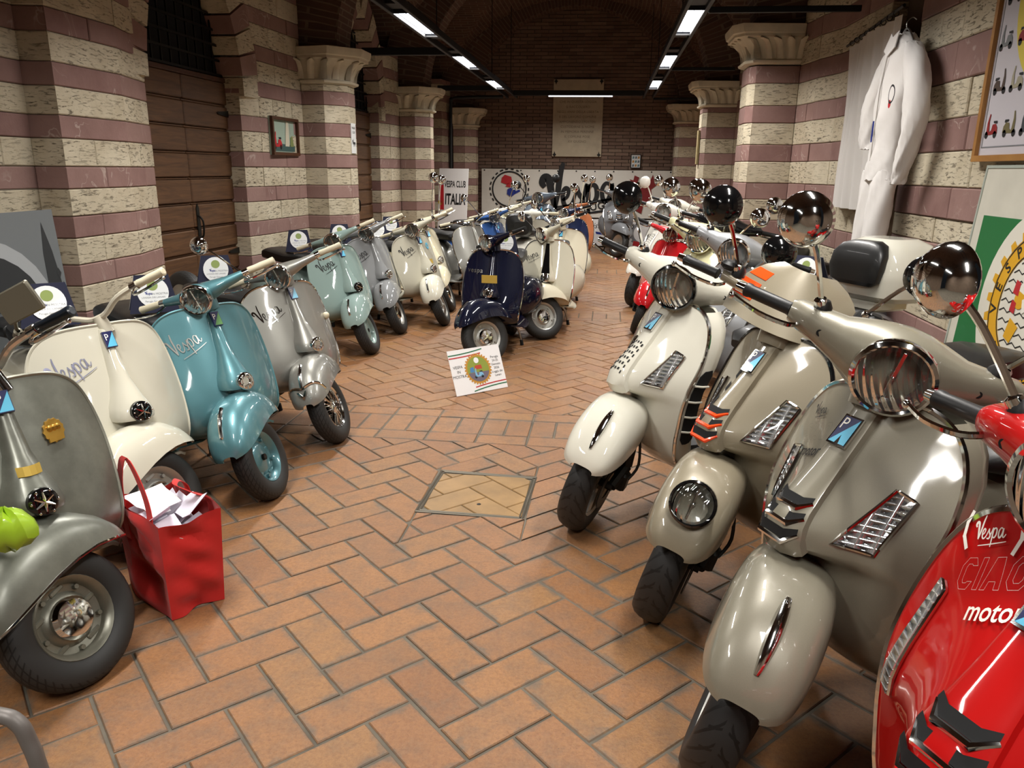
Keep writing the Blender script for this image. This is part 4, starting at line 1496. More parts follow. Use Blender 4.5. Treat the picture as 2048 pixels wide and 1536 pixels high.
        def mk():
            mb = MB(B)
            mb.tube(crom([(bx - .03, -.24, bz + .015), (bx - .0, -.14, bz + .005), (bx + .01, -.05, bz - .03), (bx + .012, 0, bz - .035), (bx + .01, .05, bz - .03), (bx, .14, bz + .005), (bx - .03, .24, bz + .015)], 5), .0125, 8)
            mb.tube([(-.325, 0, .86), (bx + .01, 0, bz - .03)], [.03, .026], 12)
            return mb.mesh('headset')
        place('headset', cached(('v_hst', K), mk), k.get('barmat', CHROME), root)
        if hm == 'bar_lamp':
            headlamp(root, S @ T(bx + .085, 0, bz + .01) @ Ry(PI / 2 + .05), .062, .08, CHROME, body, ('vb', K))
    if k.get('fender_lamp'):
        headlamp(fen if False else root, S @ T(.20, 0, .545) @ Ry(PI / 2 + .1), .066, .15, CHROME, body, ('vfl', K))
    for s_ in (1, -1):
        def mk():
            mb = MB(B)
            a, b = V((bx - .035, s_ * .235, bz + .013)), V((bx - .062, s_ * .365, bz + .012))
            d = (b - a)
            rs = [.015, .0175, .016, .0175, .0165, .018, .018, .012]
            mb.tube([a + d * t for t in (0, .04, .25, .5, .75, .92, .98, 1)], rs, 12)
            return mb.mesh('grip')
        g2 = k.get('grip2') if s_ < 0 else None
        place('grip', cached(('v_grip', K, s_), mk), g2 or gm, root)
        def mk():
            mb = MB(B)
            mb.tube(crom([(bx - .02, s_ * .215, bz + .0), (bx + .025, s_ * .245, bz - .012), (bx + .02, s_ * .31, bz - .012), (bx - .012, s_ * .385, bz - .006)], 4), [.0055] * 12 + [.007], 6, sy=.7)
            mb.ell((bx - .012, s_ * .387, bz - .006), (.008, .008, .008), 8, 6)
            mb.tube([(bx - .022, s_ * .21, bz + .012), (bx - .03, s_ * .238, bz + .013)], .0185, 10)
            return mb.mesh('lever')
        place('lever', cached(('v_lev', K, s_), mk), CHROME if k.get('levers', 1) else STEEL, root)
    for i, (sd_, h, shp) in enumerate(k.get('mirrors', [])):
        mirror_part(root, (bx - .03, sd_ * .215, bz + .02), ((bx + .02, sd_ * (.26 + .10 * h), bz + .30 * h) if shp == 'round' else (bx + .05, sd_ * .26 + .17, bz + .10)), (-1, sd_ * -.15, -.05), .052 if shp == 'round' else .07, (k.get('mirmat', CHROME), k.get('mirmat', CHROME)), ('vm', K, sd_, h, shp), shp, M=S)
    def mk():
        mb = MB(XR_)
        mb.box((-1.535, 0, .43), (.03, .09, .06), .01); return mb.mesh('tail_lamp')
    place('tail_lamp', cached('v_tail', mk), REDLAMP, root)
    return root
# ------------------------------------------------------------------ the modern scooters
XM_ = T(-.6, 0, 0) @ Matrix.Diagonal((.82, 1, 1, 1)) @ T(.6, 0, 0)
MS_TAB = [  # z, centre x, half width, nose bulge
    (.265, -.36, 0.180, 0), (.285, -.30, 0.192, 0), (.32, -.25, 0.204, 0), (.38, -.215, 0.220, 0), (.46, -.203, 0.236, 0), (.54, -.200, 0.248, 0), (.580, -.200, 0.254, .012), (.603, -.201, 0.258, .07), (.622, -.204, 0.260, .112), (.655, -.212, 0.265, .126), (.695, -.227, 0.269, .112), (.74, -.249, 0.271, .088), (.79, -.274, 0.267, .062), (.845, -.300, 0.253, .040), (.90, -.328, 0.227, .022), (.94, -.347, 0.188, .012), (.962, -.357, 0.141, .005), (.972, -.361, 0.079, 0)]
def ms_surf(y, z, off=0.0):
    x, w, b = interp(MS_TAB, z)
    return V((x + b * math.exp(-(y / .125) ** 2) - .068 * (abs(y) / .27) ** 2.2 + off, y, z))
def ms_n(y, z):
    e = .004
    a = ms_surf(y + e, z) - ms_surf(y - e, z); b = ms_surf(y, z + e) - ms_surf(y, z - e)
    return a.cross(b).normalized()
def ms_off(y, z, d): return ms_surf(y, z) + ms_n(y, z) * d
def tie_w(z): return interp([(.61, .062), (.65, .058), (.73, .046), (.82, .038), (.95, .034)], z)[0]
def patch(mb, q, d, nu=6, nv=8, t=.006, fn=ms_off):
    """bilinear patch on the shield from 4 (y,z) corners, d in front of it"""
    g = []
    for i in range(nu + 1):
        row = []
        for j in range(nv + 1):
            u, v = i / nu, j / nv
            y = (q[0][0] * (1 - u) + q[1][0] * u) * (1 - v) + (q[3][0] * (1 - u) + q[2][0] * u) * v
            z = (q[0][1] * (1 - u) + q[1][1] * u) * (1 - v) + (q[3][1] * (1 - u) + q[2][1] * u) * v
            row.append(fn(y, z, d))
        g.append(row)
    mb.sheet(g, t)
def outline(q, d, n=6):
    p = []
    for k in range(4):
        a, b = q[k], q[(k + 1) % 4]
        for i in range(n):
            t = i / n
            p.append(ms_off(a[0] + (b[0] - a[0]) * t, a[1] + (b[1] - a[1]) * t, d))
    return p
def modern(name, label, px, py, head, steer, col, metal=False, **k):
    R = .236
    S = steer_M(math.radians(steer), R)
    root = set_root(name, px, py, head, S, R, k.get('sc', 1.07))
    tag(root, label, 'scooter', k.get('group', 'modern scooters'))
    body = paint(col, metal)
    K = round(steer)
    trim = k.get('trim', CHROME)
    def mk():
        mb = MB(); g = []
        zs = [.265, .275, .295, .33, .38, .44, .50, .55, .576, .588, .598, .610, .624, .65, .68, .71, .75, .81, .86, .90, .93, .95, .962, .970, .972]
        for z in zs:
            w = interp(MS_TAB, z)[1]
            g.append([ms_surf(w * t, z) for t in (-1, -.95, -.86, -.74, -.6, -.46, -.34, -.23, -.12, 0, .12, .23, .34, .46, .6, .74, .86, .95, 1)])
        mb.sheet(g, .008, flip=True)
        return mb.mesh('leg_shield')
    ls = place('leg_shield', cached('m_ls', mk), body, root)
    # depth of the shield: flanks and inner glove-box panel
    def mk():
        mb = MB()
        for s_ in (1, -1):
            g = []
            for z in [.275, .31, .36, .42, .5, .58, .66, .74, .82, .88, .92, .945]:
                w = interp(MS_TAB, z)[1]
                e = ms_surf(s_ * w * .985, z, -.006)
                g.append([e, e + V((-.045, s_ * .004, 0)), e + V((-.085, -s_ * .012, 0)), e + V((-.11, -s_ * .05, -.005))])
            mb.grid(g, flip=(s_ > 0))
        return mb.mesh('shield_flank')
    place('shield_flank', cached('m_flank', mk), body, root)
    def mk():
        mb = MB(); g = []
        for z in [.28, .36, .46, .56, .66, .76, .86, .93, .955]:
            w = interp(MS_TAB, z)[1]
            row = []
            for t in (-1, -.7, -.35, 0, .35, .7, 1):
                e = ms_surf(w * t, z)
                row.append(V((ms_surf(w, z).x - .105 + .02 * abs(t), w * .86 * t, z)))
            g.append(row)
        mb.sheet(g, .01, flip=False)
        return mb.mesh('inner_panel')
    place('inner_panel', cached('m_inner', mk), k.get('innermat', body), root)
    def mk():
        zs = [.28, .34, .42, .5, .58, .66, .74, .82, .88, .92, .945, .96, .968]
        p = [ms_surf(-interp(MS_TAB, z)[1], z, -.002) for z in zs]
        q = [ms_surf(interp(MS_TAB, z)[1], z, -.002) for z in zs]
        mb = MB(); mb.tube(crom(p + [ms_surf(0, .974)] + q[::-1], 3), .0075, 6)
        return mb.mesh('shield_trim')
    place('shield_trim', cached('m_trim', mk), trim, root)
    # side vents on the rider's left
    def mk():
        mb = MB(); g = []
        for i, z in enumerate([.42, .44, .50, .57, .64, .71, .73]):
            w = interp(MS_TAB, z)[1]
            e = ms_surf(w * .985, z, -.006)
            m = .012 if i in (0, 6) else .0
            g.append([e + V((-.018 - m, .0075, 0)), e + V((-.045, .0085, 0)), e + V((-.082 + m, -.005, 0))])
        mb.sheet(g, .004, flip=True)
        return mb.mesh('side_vent')
    sv = place('side_vent', cached('m_vent', mk), MATTBLACK, root)
    for i, z in enumerate((.475, .54, .605, .67)):
        def mk():
            mb = MB()
            w = interp(MS_TAB, z)[1]
            e = ms_surf(w * .985, z, -.006)
            mb.tube([e + V((-.014, .009, .005)), e + V((-.045, .0125, 0)), e + V((-.086, -.002, -.006))], .0045, 6)
            return mb.mesh('vent_bar')
        place('vent_bar', cached(('m_vb', i), mk), body, sv)
    # centre tie
    def mk():
        mb = MB(); g = []
        for z in [.612, .619, .64, .67, .70, .74, .78, .83, .88, .93, .955, .966]:
            w = tie_w(z)
            if z < .614: w *= .8
            h = .020 if .614 < z < .96 else .008
            g.append([ms_off(-w * 1.14, z, -.002), ms_off(-w, z, h * .75), ms_off(-w * .8, z, h), ms_off(-w * .3, z, h * 1.05), ms_off(w * .3, z, h * 1.05), ms_off(w * .8, z, h), ms_off(w, z, h * .75), ms_off(w * 1.14, z, -.002)])
        mb.sheet(g, .004, flip=True)
        return mb.mesh('centre_tie')
    tie_ = place('centre_tie', cached('m_tie', mk), k.get('tiemat', body), root)
    def f2(y, z, d): return ms_off(y, z, d + .021)
    gm = k.get('grillmat', CHROME)
    if k.get('grille', 'chev') == 'chev':
        for i in range(3):
            z = .642 + .031 * i
            w = .052 - .004 * i
            def mk():
                mb = MB()
                mb.tube([f2(-w, z + .016, -.004), f2(-w * .55, z, .002), f2(w * .55, z, .002), f2(w, z + .016, -.004)], [.004, .0075, .0075, .004], 6)
                return mb.mesh('grille_slat')
            gs = place('grille_slat', cached(('m_gs', i), mk), gm, tie_)
            def mk():
                mb = MB()
                mb.grid([[f2(-w * .98, z + .018, .001), f2(-w * .52, z + .005, .002), f2(w * .52, z + .005, .002), f2(w * .98, z + .018, .001)],
                         [f2(-w * .95, z + .027, .001), f2(-w * .5, z + .021, .002), f2(w * .5, z + .021, .002), f2(w * .95, z + .027, .001)]], flip=False)
                return mb.mesh('grille_slot')
            place('grille_slot', cached(('m_gsl', i), mk), MATTBLACK, tie_)
    else:
        for i in range(6):
            z = .675 + .020 * i
            def mk():
                mb = MB()
                mb.grid([[f2(-.034, z, .0015), f2(.034, z, .0015)], [f2(-.034, z + .010, .0015), f2(.034, z + .010, .0015)]])
                for s_ in (-1, 0, 1): mb.grid([[f2(s_ * .016 - .004, z + .01, .0015), f2(s_ * .016 + .004, z + .01, .0015)], [f2(s_ * .016 - .004, z + .018, .0015), f2(s_ * .016 + .004, z + .018, .0015)]])
                return mb.mesh('grille_slot')
            place('grille_slot', cached(('m_gs6', i), mk), MATTBLACK, tie_)
    if k.get('slashes'):
        for i in range(3):
            z = .745 + .042 * i
            def mk():
                mb = MB(); w = tie_w(z)
                mb.grid([[f2(-w * 1.0, z - .012, -.001), f2(-w * .62, z - .02, .001)], [f2(-w * 1.0, z + .012, -.001), f2(-w * .62, z + .004, .001)]])
                return mb.mesh('tie_slot')
            place('tie_slot', cached(('m_tslot', i), mk), MATTBLACK, tie_)
    # badge
    zc = k.get('bz', .868)
    def mk():
        mb = MB(); g = [[f2(y, zc + a, .009) for y in (-.026, 0, .026)] for a in (-.033, 0, .033)]
        mb.sheet(g, .014, flip=True); return mb.mesh('badge')
    b = place('badge', cached(('m_badge', zc), mk), CHROME, root)
    def mk():
        mb = MB(); mb.poly([f2(-.022, zc - .029, .0100), f2(.022, zc + .029, .0100), f2(-.022, zc + .029, .0100)]); return mb.mesh('badge_dark')
    place('badge_dark', cached(('m_badge1', zc), mk), BADGE_D, b)
    def mk():
        mb = MB(); mb.poly([f2(-.022, zc - .029, .0100), f2(.022, zc - .029, .0100), f2(.022, zc + .029, .0100)]); return mb.mesh('badge_field')
    place('badge_field', cached(('m_badge2', zc), mk), BADGE_L, b)
    def mk():
        mb = MB(); add_text(mb, 'P', .036, lambda u, v: f2(-.011 + u, zc + .012 + v, .0104)); return mb.mesh('badge_letter')
    place('badge_letter', cached(('m_badge3', zc), mk), WHITEPL, b)
    # turn signals let into the shield
    for s_ in (1, -1):
        if k.get('slim'): q = [(s_ * .238, .61), (s_ * .208, .60), (s_ * .190, .80), (s_ * .208, .81)]
        else: q = [(s_ * .105, .655), (s_ * .175, .648), (s_ * .200, .775), (s_ * .155, .79)]
        if s_ < 0: q = [q[1], q[0], q[3], q[2]]
        def mk():
            mb = MB(); patch(mb, q, .004, 4, 6, .006); return mb.mesh('turn_signal')
        o = place('turn_signal', cached(('m_ts', s_, bool(k.get('slim'))), mk), SIGLENS, root)
        def mk():
            mb = MB(); mb.tube(outline(q, .004), .0045, 6, closed=True); return mb.mesh('signal_frame')
        place('signal_frame', cached(('m_tsf', s_, bool(k.get('slim'))), mk), CHROME, o)
    # fender
    FT = [(-.26, .50, .465, .05), (-.235, .535, .458, .085), (-.18, .570, .452, .105), (-.10, .595, .448, .115), (-.02, .600, .444, .119), (.06, .588, .438, .117), (.13, .557, .432, .111), (.180, .518, .426, .100), (.212, .480, .420, .086), (.232, .450, .414, .068), (.240, .428, .410, .045)]
    def fpt(x, t, d=0.0):
        zt, zb, w = interp(FT, x)
        a = PI * t; c, s = math.cos(a), math.sin(a)
        return V((x + d * .5, (w + d * abs(c)) * math.copysign(abs(c) ** .6, c), zb + (zt + d - zb) * abs(s) ** .62))
    def mk():
        mb = MB(S)
        xs = [-.26, -.25, -.23, -.19, -.13, -.06, .01, .07, .12, .16, .190, .209, .224, .235, .240]
        mb.sheet([[fpt(x, i / 16) for i in range(17)] for x in xs], .006)
        return mb.mesh('fender')
    fen = place('fender', cached(('m_fen', K), mk), body, root)
    def mk():
        mb = MB(S)
        xs = [.045, .07, .10, .13, .16, .185, .205]
        p = [fpt(x, .5, .006) for x in xs]
        pp = crom(p, 4)
        n = len(pp)
        mb.tube(pp, [.005 + .008 * math.sin(PI * min(1, (i + 1) / n)) for i in range(n)], 8, sy=1.3)
        return mb.mesh('fender_crest')
    if not k.get('fender_lamp'): place('fender_crest', cached(('m_crest', K), mk), CHROME, fen)
    wheel(root, 'front_wheel', S @ wheel_M(0, R), R, .118, .155, TYREN, k.get('rimmat', ALLOY), 'alloy', None, ('mf', K))
    def mk():
        mb = MB(S)
        mb.tube([(-.10, .045, .50), (-.105, .085, .40), (-.11, .095, .30)], [.028, .026, .024], 8)
        mb.tube([(-.11, .095, .29), (0, .085, R)], [.024, .022], 8)
        mb.tube([(0, .09, R), (0, -.03, R)], .018, 8)
        mb.box((-.085, .105, .235), (.06, .045, .09), .01)
        mb.lathe([(.105, .0), (.105, .004), (.06, .004), (.06, 0)], 28, T(0, .068, R) @ Rx(-PI / 2))
        mb.tube(crom([(-.085, .125, .25), (-.12, .14, .32), (-.13, .10, .45)], 4), .006, 6)
        return mb.mesh('fork')
    place('fork', cached(('m_fork', K), mk), DARKMETAL, root)
    wheel(root, 'rear_wheel', wheel_M(-1.23, R), R, .125, .155, TYREN, ALLOY, 'alloy', None, ('mr',))
    # floor, rear body, cowls, seat
    def mk():
        mb = MB(); g = []
        for x, w, z in ((-.33, .225, .28), (-.42, .235, .262), (-.55, .235, .258), (-.68, .215, .262), (-.78, .18, .28)):
            g.append([(x, w * t, z + (.05 if abs(t) < .25 else 0)) for t in (-1, -.9, -.3, -.2, .2, .3, .9, 1)])
        mb.sheet(g, .03)
        return mb.mesh('floorboard')
    place('floorboard', cached('m_floor', mk), k.get('floormat', BLACKPL), root)
    def mk():
        mb = MB(XM_); rings = []
        for x, w, z0, z1 in ((-.66, .08, .27, .36), (-.72, .12, .25, .56), (-.80, .14, .25, .70), (-.92, .15, .27, .745), (-1.1, .15, .32, .75), (-1.3, .145, .40, .74), (-1.5, .13, .48, .72), (-1.65, .10, .52, .68), (-1.74, .05, .55, .63)):
            rings.append([(x, w * math.copysign(abs(math.cos(a)) ** .6, math.cos(a)), (z0 + z1) / 2 + (z1 - z0) / 2 * math.copysign(abs(math.sin(a)) ** .6, math.sin(a))) for a in [2 * PI * i / 18 for i in range(18)]])
        mb.loft(rings, flip=True)
        return mb.mesh('rear_body')
    place('rear_body', cached('m_rear', mk), body, root)
    for s_ in (1, -1):
        def mk():
            mb = MB(XM_); g = []
            for x, d, z0, z1 in ((-.76, .01, .34, .50), (-.80, .09, .30, .58), (-.90, .15, .285, .655), (-1.05, .185, .30, .69), (-1.2, .19, .33, .70), (-1.35, .18, .37, .69), (-1.5, .145, .41, .665), (-1.62, .09, .46, .63), (-1.70, .01, .52, .58)):
                g.append([(x, s_ * (.125 + d * math.cos(a) ** .7), (z0 + z1) / 2 + (z1 - z0) / 2 * math.sin(a)) for a in [-PI / 2 + PI * i / 10 for i in range(11)]])
            mb.grid(g, flip=(s_ > 0))
            return mb.mesh('side_cowl')
        place('side_cowl', cached(('m_cowl', s_), mk), body, root)
    seat_part(root, [(-.70, .05, .74, .775), (-.74, .10, .735, .81), (-.86, .145, .74, .825), (-1.02, .165, .74, .815), (-1.14, .165, .745, .825), (-1.22, .155, .75, .865), (-1.38, .145, .75, .87), (-1.52, .125, .745, .85), (-1.60, .07, .755, .81)], k.get('seatmat', VINYL), 'mseat')
    def mk():
        mb = MB()
        mb.tube(crom([(-.80, .13, .27), (-.84, .17, .16), (-.86, .19, .05), (-.86, .20, .012)], 4), .011, 6)
        mb.tube(crom([(-.80, -.13, .27), (-.84, -.17, .16), (-.86, -.19, .05), (-.86, -.20, .012)], 4), .011, 6)
        mb.tube([(-.80, -.13, .27), (-.80, .13, .27)], .011, 6)
        return mb.mesh('centre_stand')
    place('centre_stand', cached('m_stand', mk), DARKMETAL, root)
    def mk():
        mb = MB(XM_); mb.box((-1.75, 0, .63), (.03, .12, .08), .012); return mb.mesh('tail_lamp')
    place('tail_lamp', cached('m_tail', mk), REDLAMP, root)
    # headset
    bx, bz = -.39, 1.055
    naked = k.get('naked')
    def mk():
        mb = MB(S); rings = []
        if naked:
            tab = ((-.255, .018, .018, .02, -.03), (-.16, .020, .020, .01, -.01), (-.06, .028, .03, -.02, 0), (0, .034, .04, -.04, 0), (.06, .028, .03, -.02, 0), (.16, .020, .020, .01, -.01), (.255, .018, .018, .02, -.03))
        else:
            tab = ((-.275, .028, .026, .012, -.045), (-.255, .040, .036, .012, -.04), (-.20, .050, .043, .008, -.026), (-.14, .062, .056, 0, -.01), (-.08, .085, .083, -.008, .0), (-.04, .098, .096, -.012, .004), (0, .103, .102, -.014, .005), (.04, .098, .096, -.012, .004), (.08, .085, .083, -.008, 0), (.14, .062, .056, 0, -.01), (.20, .050, .043, .008, -.026), (.255, .040, .036, .012, -.04), (.275, .028, .026, .012, -.045))
        for y, rx, rz, dz, dx in tab:
            ring = []
            for i in range(18):
                a = 2 * PI * i / 18; c, s = math.cos(a), math.sin(a)
                ring.append((bx + dx + rx * math.copysign(abs(c) ** .85, c), y, bz + dz + rz * math.copysign(abs(s) ** .85, s)))
            rings.append(ring)
        mb.loft(rings)
        mb.tube([(-.345, 0, .93), (bx, 0, bz - .02)], [.06, .07], 14)
        return mb.mesh('headset')
    place('headset', cached(('m_hs', K, bool(naked)), mk), body, root)
    if not k.get('fender_lamp'):
        if not naked: headlamp(root, S @ T(bx + .132, 0, bz + .002) @ Ry(PI / 2 + .08), .089, .085, k.get('lamprim', CHROME), body, ('mh', K), lens=k.get('lens'))
    else:
        headlamp(root, S @ T(.185, 0, .575) @ Ry(PI / 2 - .50), .068, .11, BLACKGLOSS, body, ('mfl', K))
    def fly(t, q, d=0.0):
        w = .215 * math.sqrt(max(.02, 1 - (.93 * t) ** 2.6))
        return V((bx + .115 + d - .15 * t - .13 * q * q * (1 - .3 * t), w * q, bz - .06 + .185 * t - .015 * q * q))
    if k.get('screen'):
        def mk():
            mb = MB(S); g = []
            for i in range(9):
                g.append([fly(i / 8, q) for q in (-1, -.8, -.6, -.4, -.2, 0, .2, .4, .6, .8, 1)])
            mb.sheet(g, .005, flip=True)
            return mb.mesh('flyscreen')
        fs = place('flyscreen', cached(('m_fly', K), mk), body, root)
        for i in range(2):
            def mk():
                mb = MB(S)
                def P(t, q): return fly(t, q, .004)
                a, b_ = (.30, .58) if i == 0 else (.66, .80)
                mb.sheet([[P(a, -.98), P(a, -.80), P(a, -.62)], [P(b_, -.98), P(b_, -.80), P(b_, -.62)]], .002, flip=True)
                return mb.mesh('stripe')
            place('stripe', cached(('m_flys', K, i), mk), AMBER, fs)
    for s_ in (1, -1):
        def mk():
            mb = MB(S)
            a, b_ = V((bx - .045, s_ * .27, bz + .012)), V((bx - .075, s_ * .405, bz + .010))
            d = b_ - a
            mb.tube([a + d * t for t in (0, .03, .06, .5, .86, .9, .97, 1)], [.016, .0195, .0175, .0175, .0175, .0195, .0195, .014], 12)
            return mb.mesh('grip')
        place('grip', cached(('m_grip', K, s_), mk), k.get('gripmat', BLACKPL), root)
        def mk():
            mb = MB(S); mb.tube([(bx - .075, s_ * .402, bz + .010), (bx - .079, s_ * .428, bz + .010)], [.0155, .013], 10); return mb.mesh('bar_end')
        place('bar_end', cached(('m_bend', K, s_), mk), CHROME, root)
        def mk():
            mb = MB(S)
            mb.tube(crom([(bx - .01, s_ * .235, bz + .0), (bx + .03, s_ * .262, bz - .004), (bx + .022, s_ * .34, bz - .006), (bx - .02, s_ * .42, bz - .002)], 4), [.007] * 12 + [.0085], 6, sy=.7)
            mb.ell((bx - .02, s_ * .423, bz - .002), (.010, .010, .010), 8, 6)
            return mb.mesh('lever')
        place('lever', cached(('m_lev', K, s_), mk), CHROME, root)
        def mk():
            mb = MB(S); mb.box((bx - .03, s_ * .245, bz + .06), (.05, .05, .03), .01); return mb.mesh('reservoir')
        if naked: place('reservoir', cached(('m_res', K, s_), mk), BLACKPL, root)
        mm = k.get('mir', (CHROME, CHROME))
        if mm and (s_ in k.get('mirs', (1, -1))):
            h = k.get('mh', 1.0)
            mirror_part(root, (bx - .03, s_ * .205, bz + .045), (bx + .05, s_ * (.245 + .075 * h), bz + .045 + .21 * h), (-1, -s_ * .12, -.1), .066, mm, ('mm', K, s_, h), 'round', M=S, stalk=.007)
            def mk():
                mb = MB(S); mb.lathe([(.024, -.01), (.022, .012), (.012, .026), (0, .028)], 12, T(bx - .03, s_ * .205, bz + .045)); return mb.mesh('mirror_boot')
            place('mirror_boot', cached(('m_boot', K, s_), mk), BLACKPL, root)
    for s_ in (1, -1):
        def mk():
            mb = MB(S); mb.lathe([(0, .002), (.009, .002), (.010, -.002)], 12, axis_M((bx + .028, s_ * .185, bz + .005), (1, s_ * .25, 0))); return mb.mesh('screw_hole')
        if not naked: place('screw_hole', cached(('m_hole', K, s_), mk), MATTBLACK, root)
    if k.get('topcase'):
        tc = k['topcase']
        def mk():
            mb = MB(XM_); rings = []
            for z, sx, sy in ((.93, .16, .17), (.955, .20, .205), (1.03, .215, .22), (1.06, .215, .22), (1.12, .20, .205), (1.18, .155, .165), (1.205, .10, .11)):
                rings.append([(-1.66 + sx * math.copysign(abs(math.cos(a)) ** .55, math.cos(a)), sy * math.copysign(abs(math.sin(a)) ** .55, math.sin(a)), z) for a in [2 * PI * i / 24 for i in range(24)]])
            mb.loft(rings); mb.box((-1.62, 0, .905), (.24, .18, .05), .01)
            return mb.mesh('top_case')
        t_ = place('top_case', cached('m_top', mk), body, root)
        def mk():
            mb = MB(XM_); rings = []
            for z, x0, x1, w in ((1.00, -1.455, -1.43, .10), (1.02, -1.47, -1.405, .14), (1.08, -1.48, -1.40, .155), (1.14, -1.50, -1.415, .15), (1.18, -1.53, -1.44, .12), (1.195, -1.54, -1.47, .07)):
                rings.append([((x0 + x1) / 2 + (x1 - x0) / 2 * math.copysign(abs(math.cos(a)) ** .6, math.cos(a)), w * math.copysign(abs(math.sin(a)) ** .6, math.sin(a)), z) for a in [2 * PI * i / 20 for i in range(20)]])
            mb.loft(rings); return mb.mesh('backrest_pad')
        place('backrest_pad', cached('m_pad', mk), VINYL, t_)
    return root
def m_sig():
    t = NT('signal_lens'); b = t.b
    b.inputs['Roughness'].default_value = .1; b.inputs['Metallic'].default_value = .75; b.inputs['Coat Weight'].default_value = 1
    tc = t.n('ShaderNodeTexCoord')
    w = t.n('ShaderNodeTexWave', i_Scale=22.0, bands_direction='Z'); t.l(tc.outputs['Object'], w.inputs['Vector'])
    v = t.n('ShaderNodeTexWave', i_Scale=10.0, bands_direction='Y'); t.l(tc.outputs['Object'], v.inputs['Vector'])
    h = t.math('MAXIMUM', w.outputs['Fac'], v.outputs['Fac'])
    t.base(t.mix(h, lin('#6d7174'), lin('#dfe2e4')))
    t.normal(t.bump(h, .7, .02))
    return t.m
SIGLENS = m_sig()
# ------------------------------------------------------------------ the scooters on show
LH, LS = 61, -60          # left row: heading and steering lock
G_L, G_C, G_R = 'old scooters in the left row', 'old scooters down the middle', 'scooters in the right row'
S_WORN = vintage('vintage_scooter', 'worn silver-grey scooter at the left edge with brass medallion on its shield', -1.55, 1.92, LH - 2, -74, '#83857a', True, .35, group=G_L, R=.212,
        script=None, horn='black', headset='tube', ftrim=1, crest=0, rim='dish', rimmat=paint('#8b8a7c', True, .3), hubmat=CHROME, grip=pr('navy_grip', '#131d28', .3, 0, .4), mirrors=[(.7, .8, 'rect')], mirmat=pr('mirror_grey', '#8d8878', .35, .5), trim=paint('#9c9b8d', True, .3))
S_IVORY = vintage('vintage_scooter', 'ivory scooter behind the red bag with bare handlebar and ivory grips', -1.78, 2.82, LH, -74, '#cbc7b6', group=G_L, R=.212,
        horn='black', headset='tube', crest=0, grip=IVORY, ink=pr('script_lilac', '#8f90a6', .3, .6), trim=paint('#cbc7b6'), rim='dish', barmat=paint('#cfc9b6'), seat='single')
S_TEAL = vintage('vintage_scooter', 'metallic teal scooter with chrome horn grille and ivory grips', -1.57, 3.36, LH, LS, '#55858d', .4, group=G_L,
        badge='green', ink=STEEL, rim='dish', bodyrim=1, hubmat=None, trim=paint('#55858d', .4))
S_GS = vintage('vintage_scooter', 'silver scooter with chrome fender band and wire-look wheel beside the teal one', -1.52, 4.19, LH, LS, '#97968f', True, group=G_L, R=.21,
        fband=1, spare=1, rim='spoke', rimmat=CHROME, trim=CHROME, mirrors=[(-1, 1.0, 'round')], ink=CHROME)
S_PALE = vintage('vintage_scooter', 'pale green-grey scooter with black horn star and white plaque on its seat', -1.985, 6.42, LH, LS, '#879c97', group=G_L, horn='black', crest=1, rim='disc', bodyrim=1, hubmat=None, ink=INKBLACK, trim=paint('#879c97'))
S_GREY = vintage('vintage_scooter', 'plain mid-grey scooter between the pale green and the beige-grey ones', -1.96, 7.30, LH, LS, '#868889', group=G_L, rim='disc', ink=INKBLACK, badge=0, trim=paint('#868889'))
S_TAG = vintage('vintage_scooter', 'beige-grey scooter with ivory fender and yellow tag on its shield', -1.62, 7.79, LH, LS, '#b5b1a0', group=G_L, fcol='#d9d5c4', rim='spoke', rimmat=ALLOY, ink=INKBLACK, trim=paint('#b5b1a0'), mirrors=[(1, 1.3, 'round')])
S_CREAM = vintage('vintage_scooter', 'cream scooter mostly hidden behind the beige-grey one', -1.72, 8.62, LH, LS, '#d8d0b4', group=G_L, mirrors=[(1, 1.2, 'round')])
vintage('vintage_scooter', 'silver scooter with a big headlamp on its front fender', -1.30, 9.25, LH - 4, -40, '#8c8b85', True, group=G_L, headset='tube', fender_lamp=1, crest=0, script=None, badge=0)
vintage('vintage_scooter', 'bright blue scooter right behind the one with the fender headlamp', -1.14, 10.02, LH - 4, -40, '#1f4a86', True, group=G_L, script=None, mirrors=[(1, 1.0, 'round')])
vintage('vintage_scooter', 'light silver scooter with ivory fender behind the bright blue one', -1.25, 10.75, LH - 14, -40, '#b7b4a9', group=G_L, fcol='#d8d2bc', script=None, mirrors=[(-1, 1.0, 'round')])
vintage('vintage_scooter', 'pale cream scooter with small black script in front of the banner', -1.25, 11.9, 40, -40, '#dedbbf', group=G_L, ink=INKBLACK, ssize=.045, tilt=4, mirrors=[(1, 1.2, 'round')])
S_SIX = modern('modern_scooter', 'slate-blue modern scooter with a white racing number 6', -1.02, 13.0, 12, -25, '#56616e', .3, group=G_L, mir=(BLACKPL, BLACKPL))
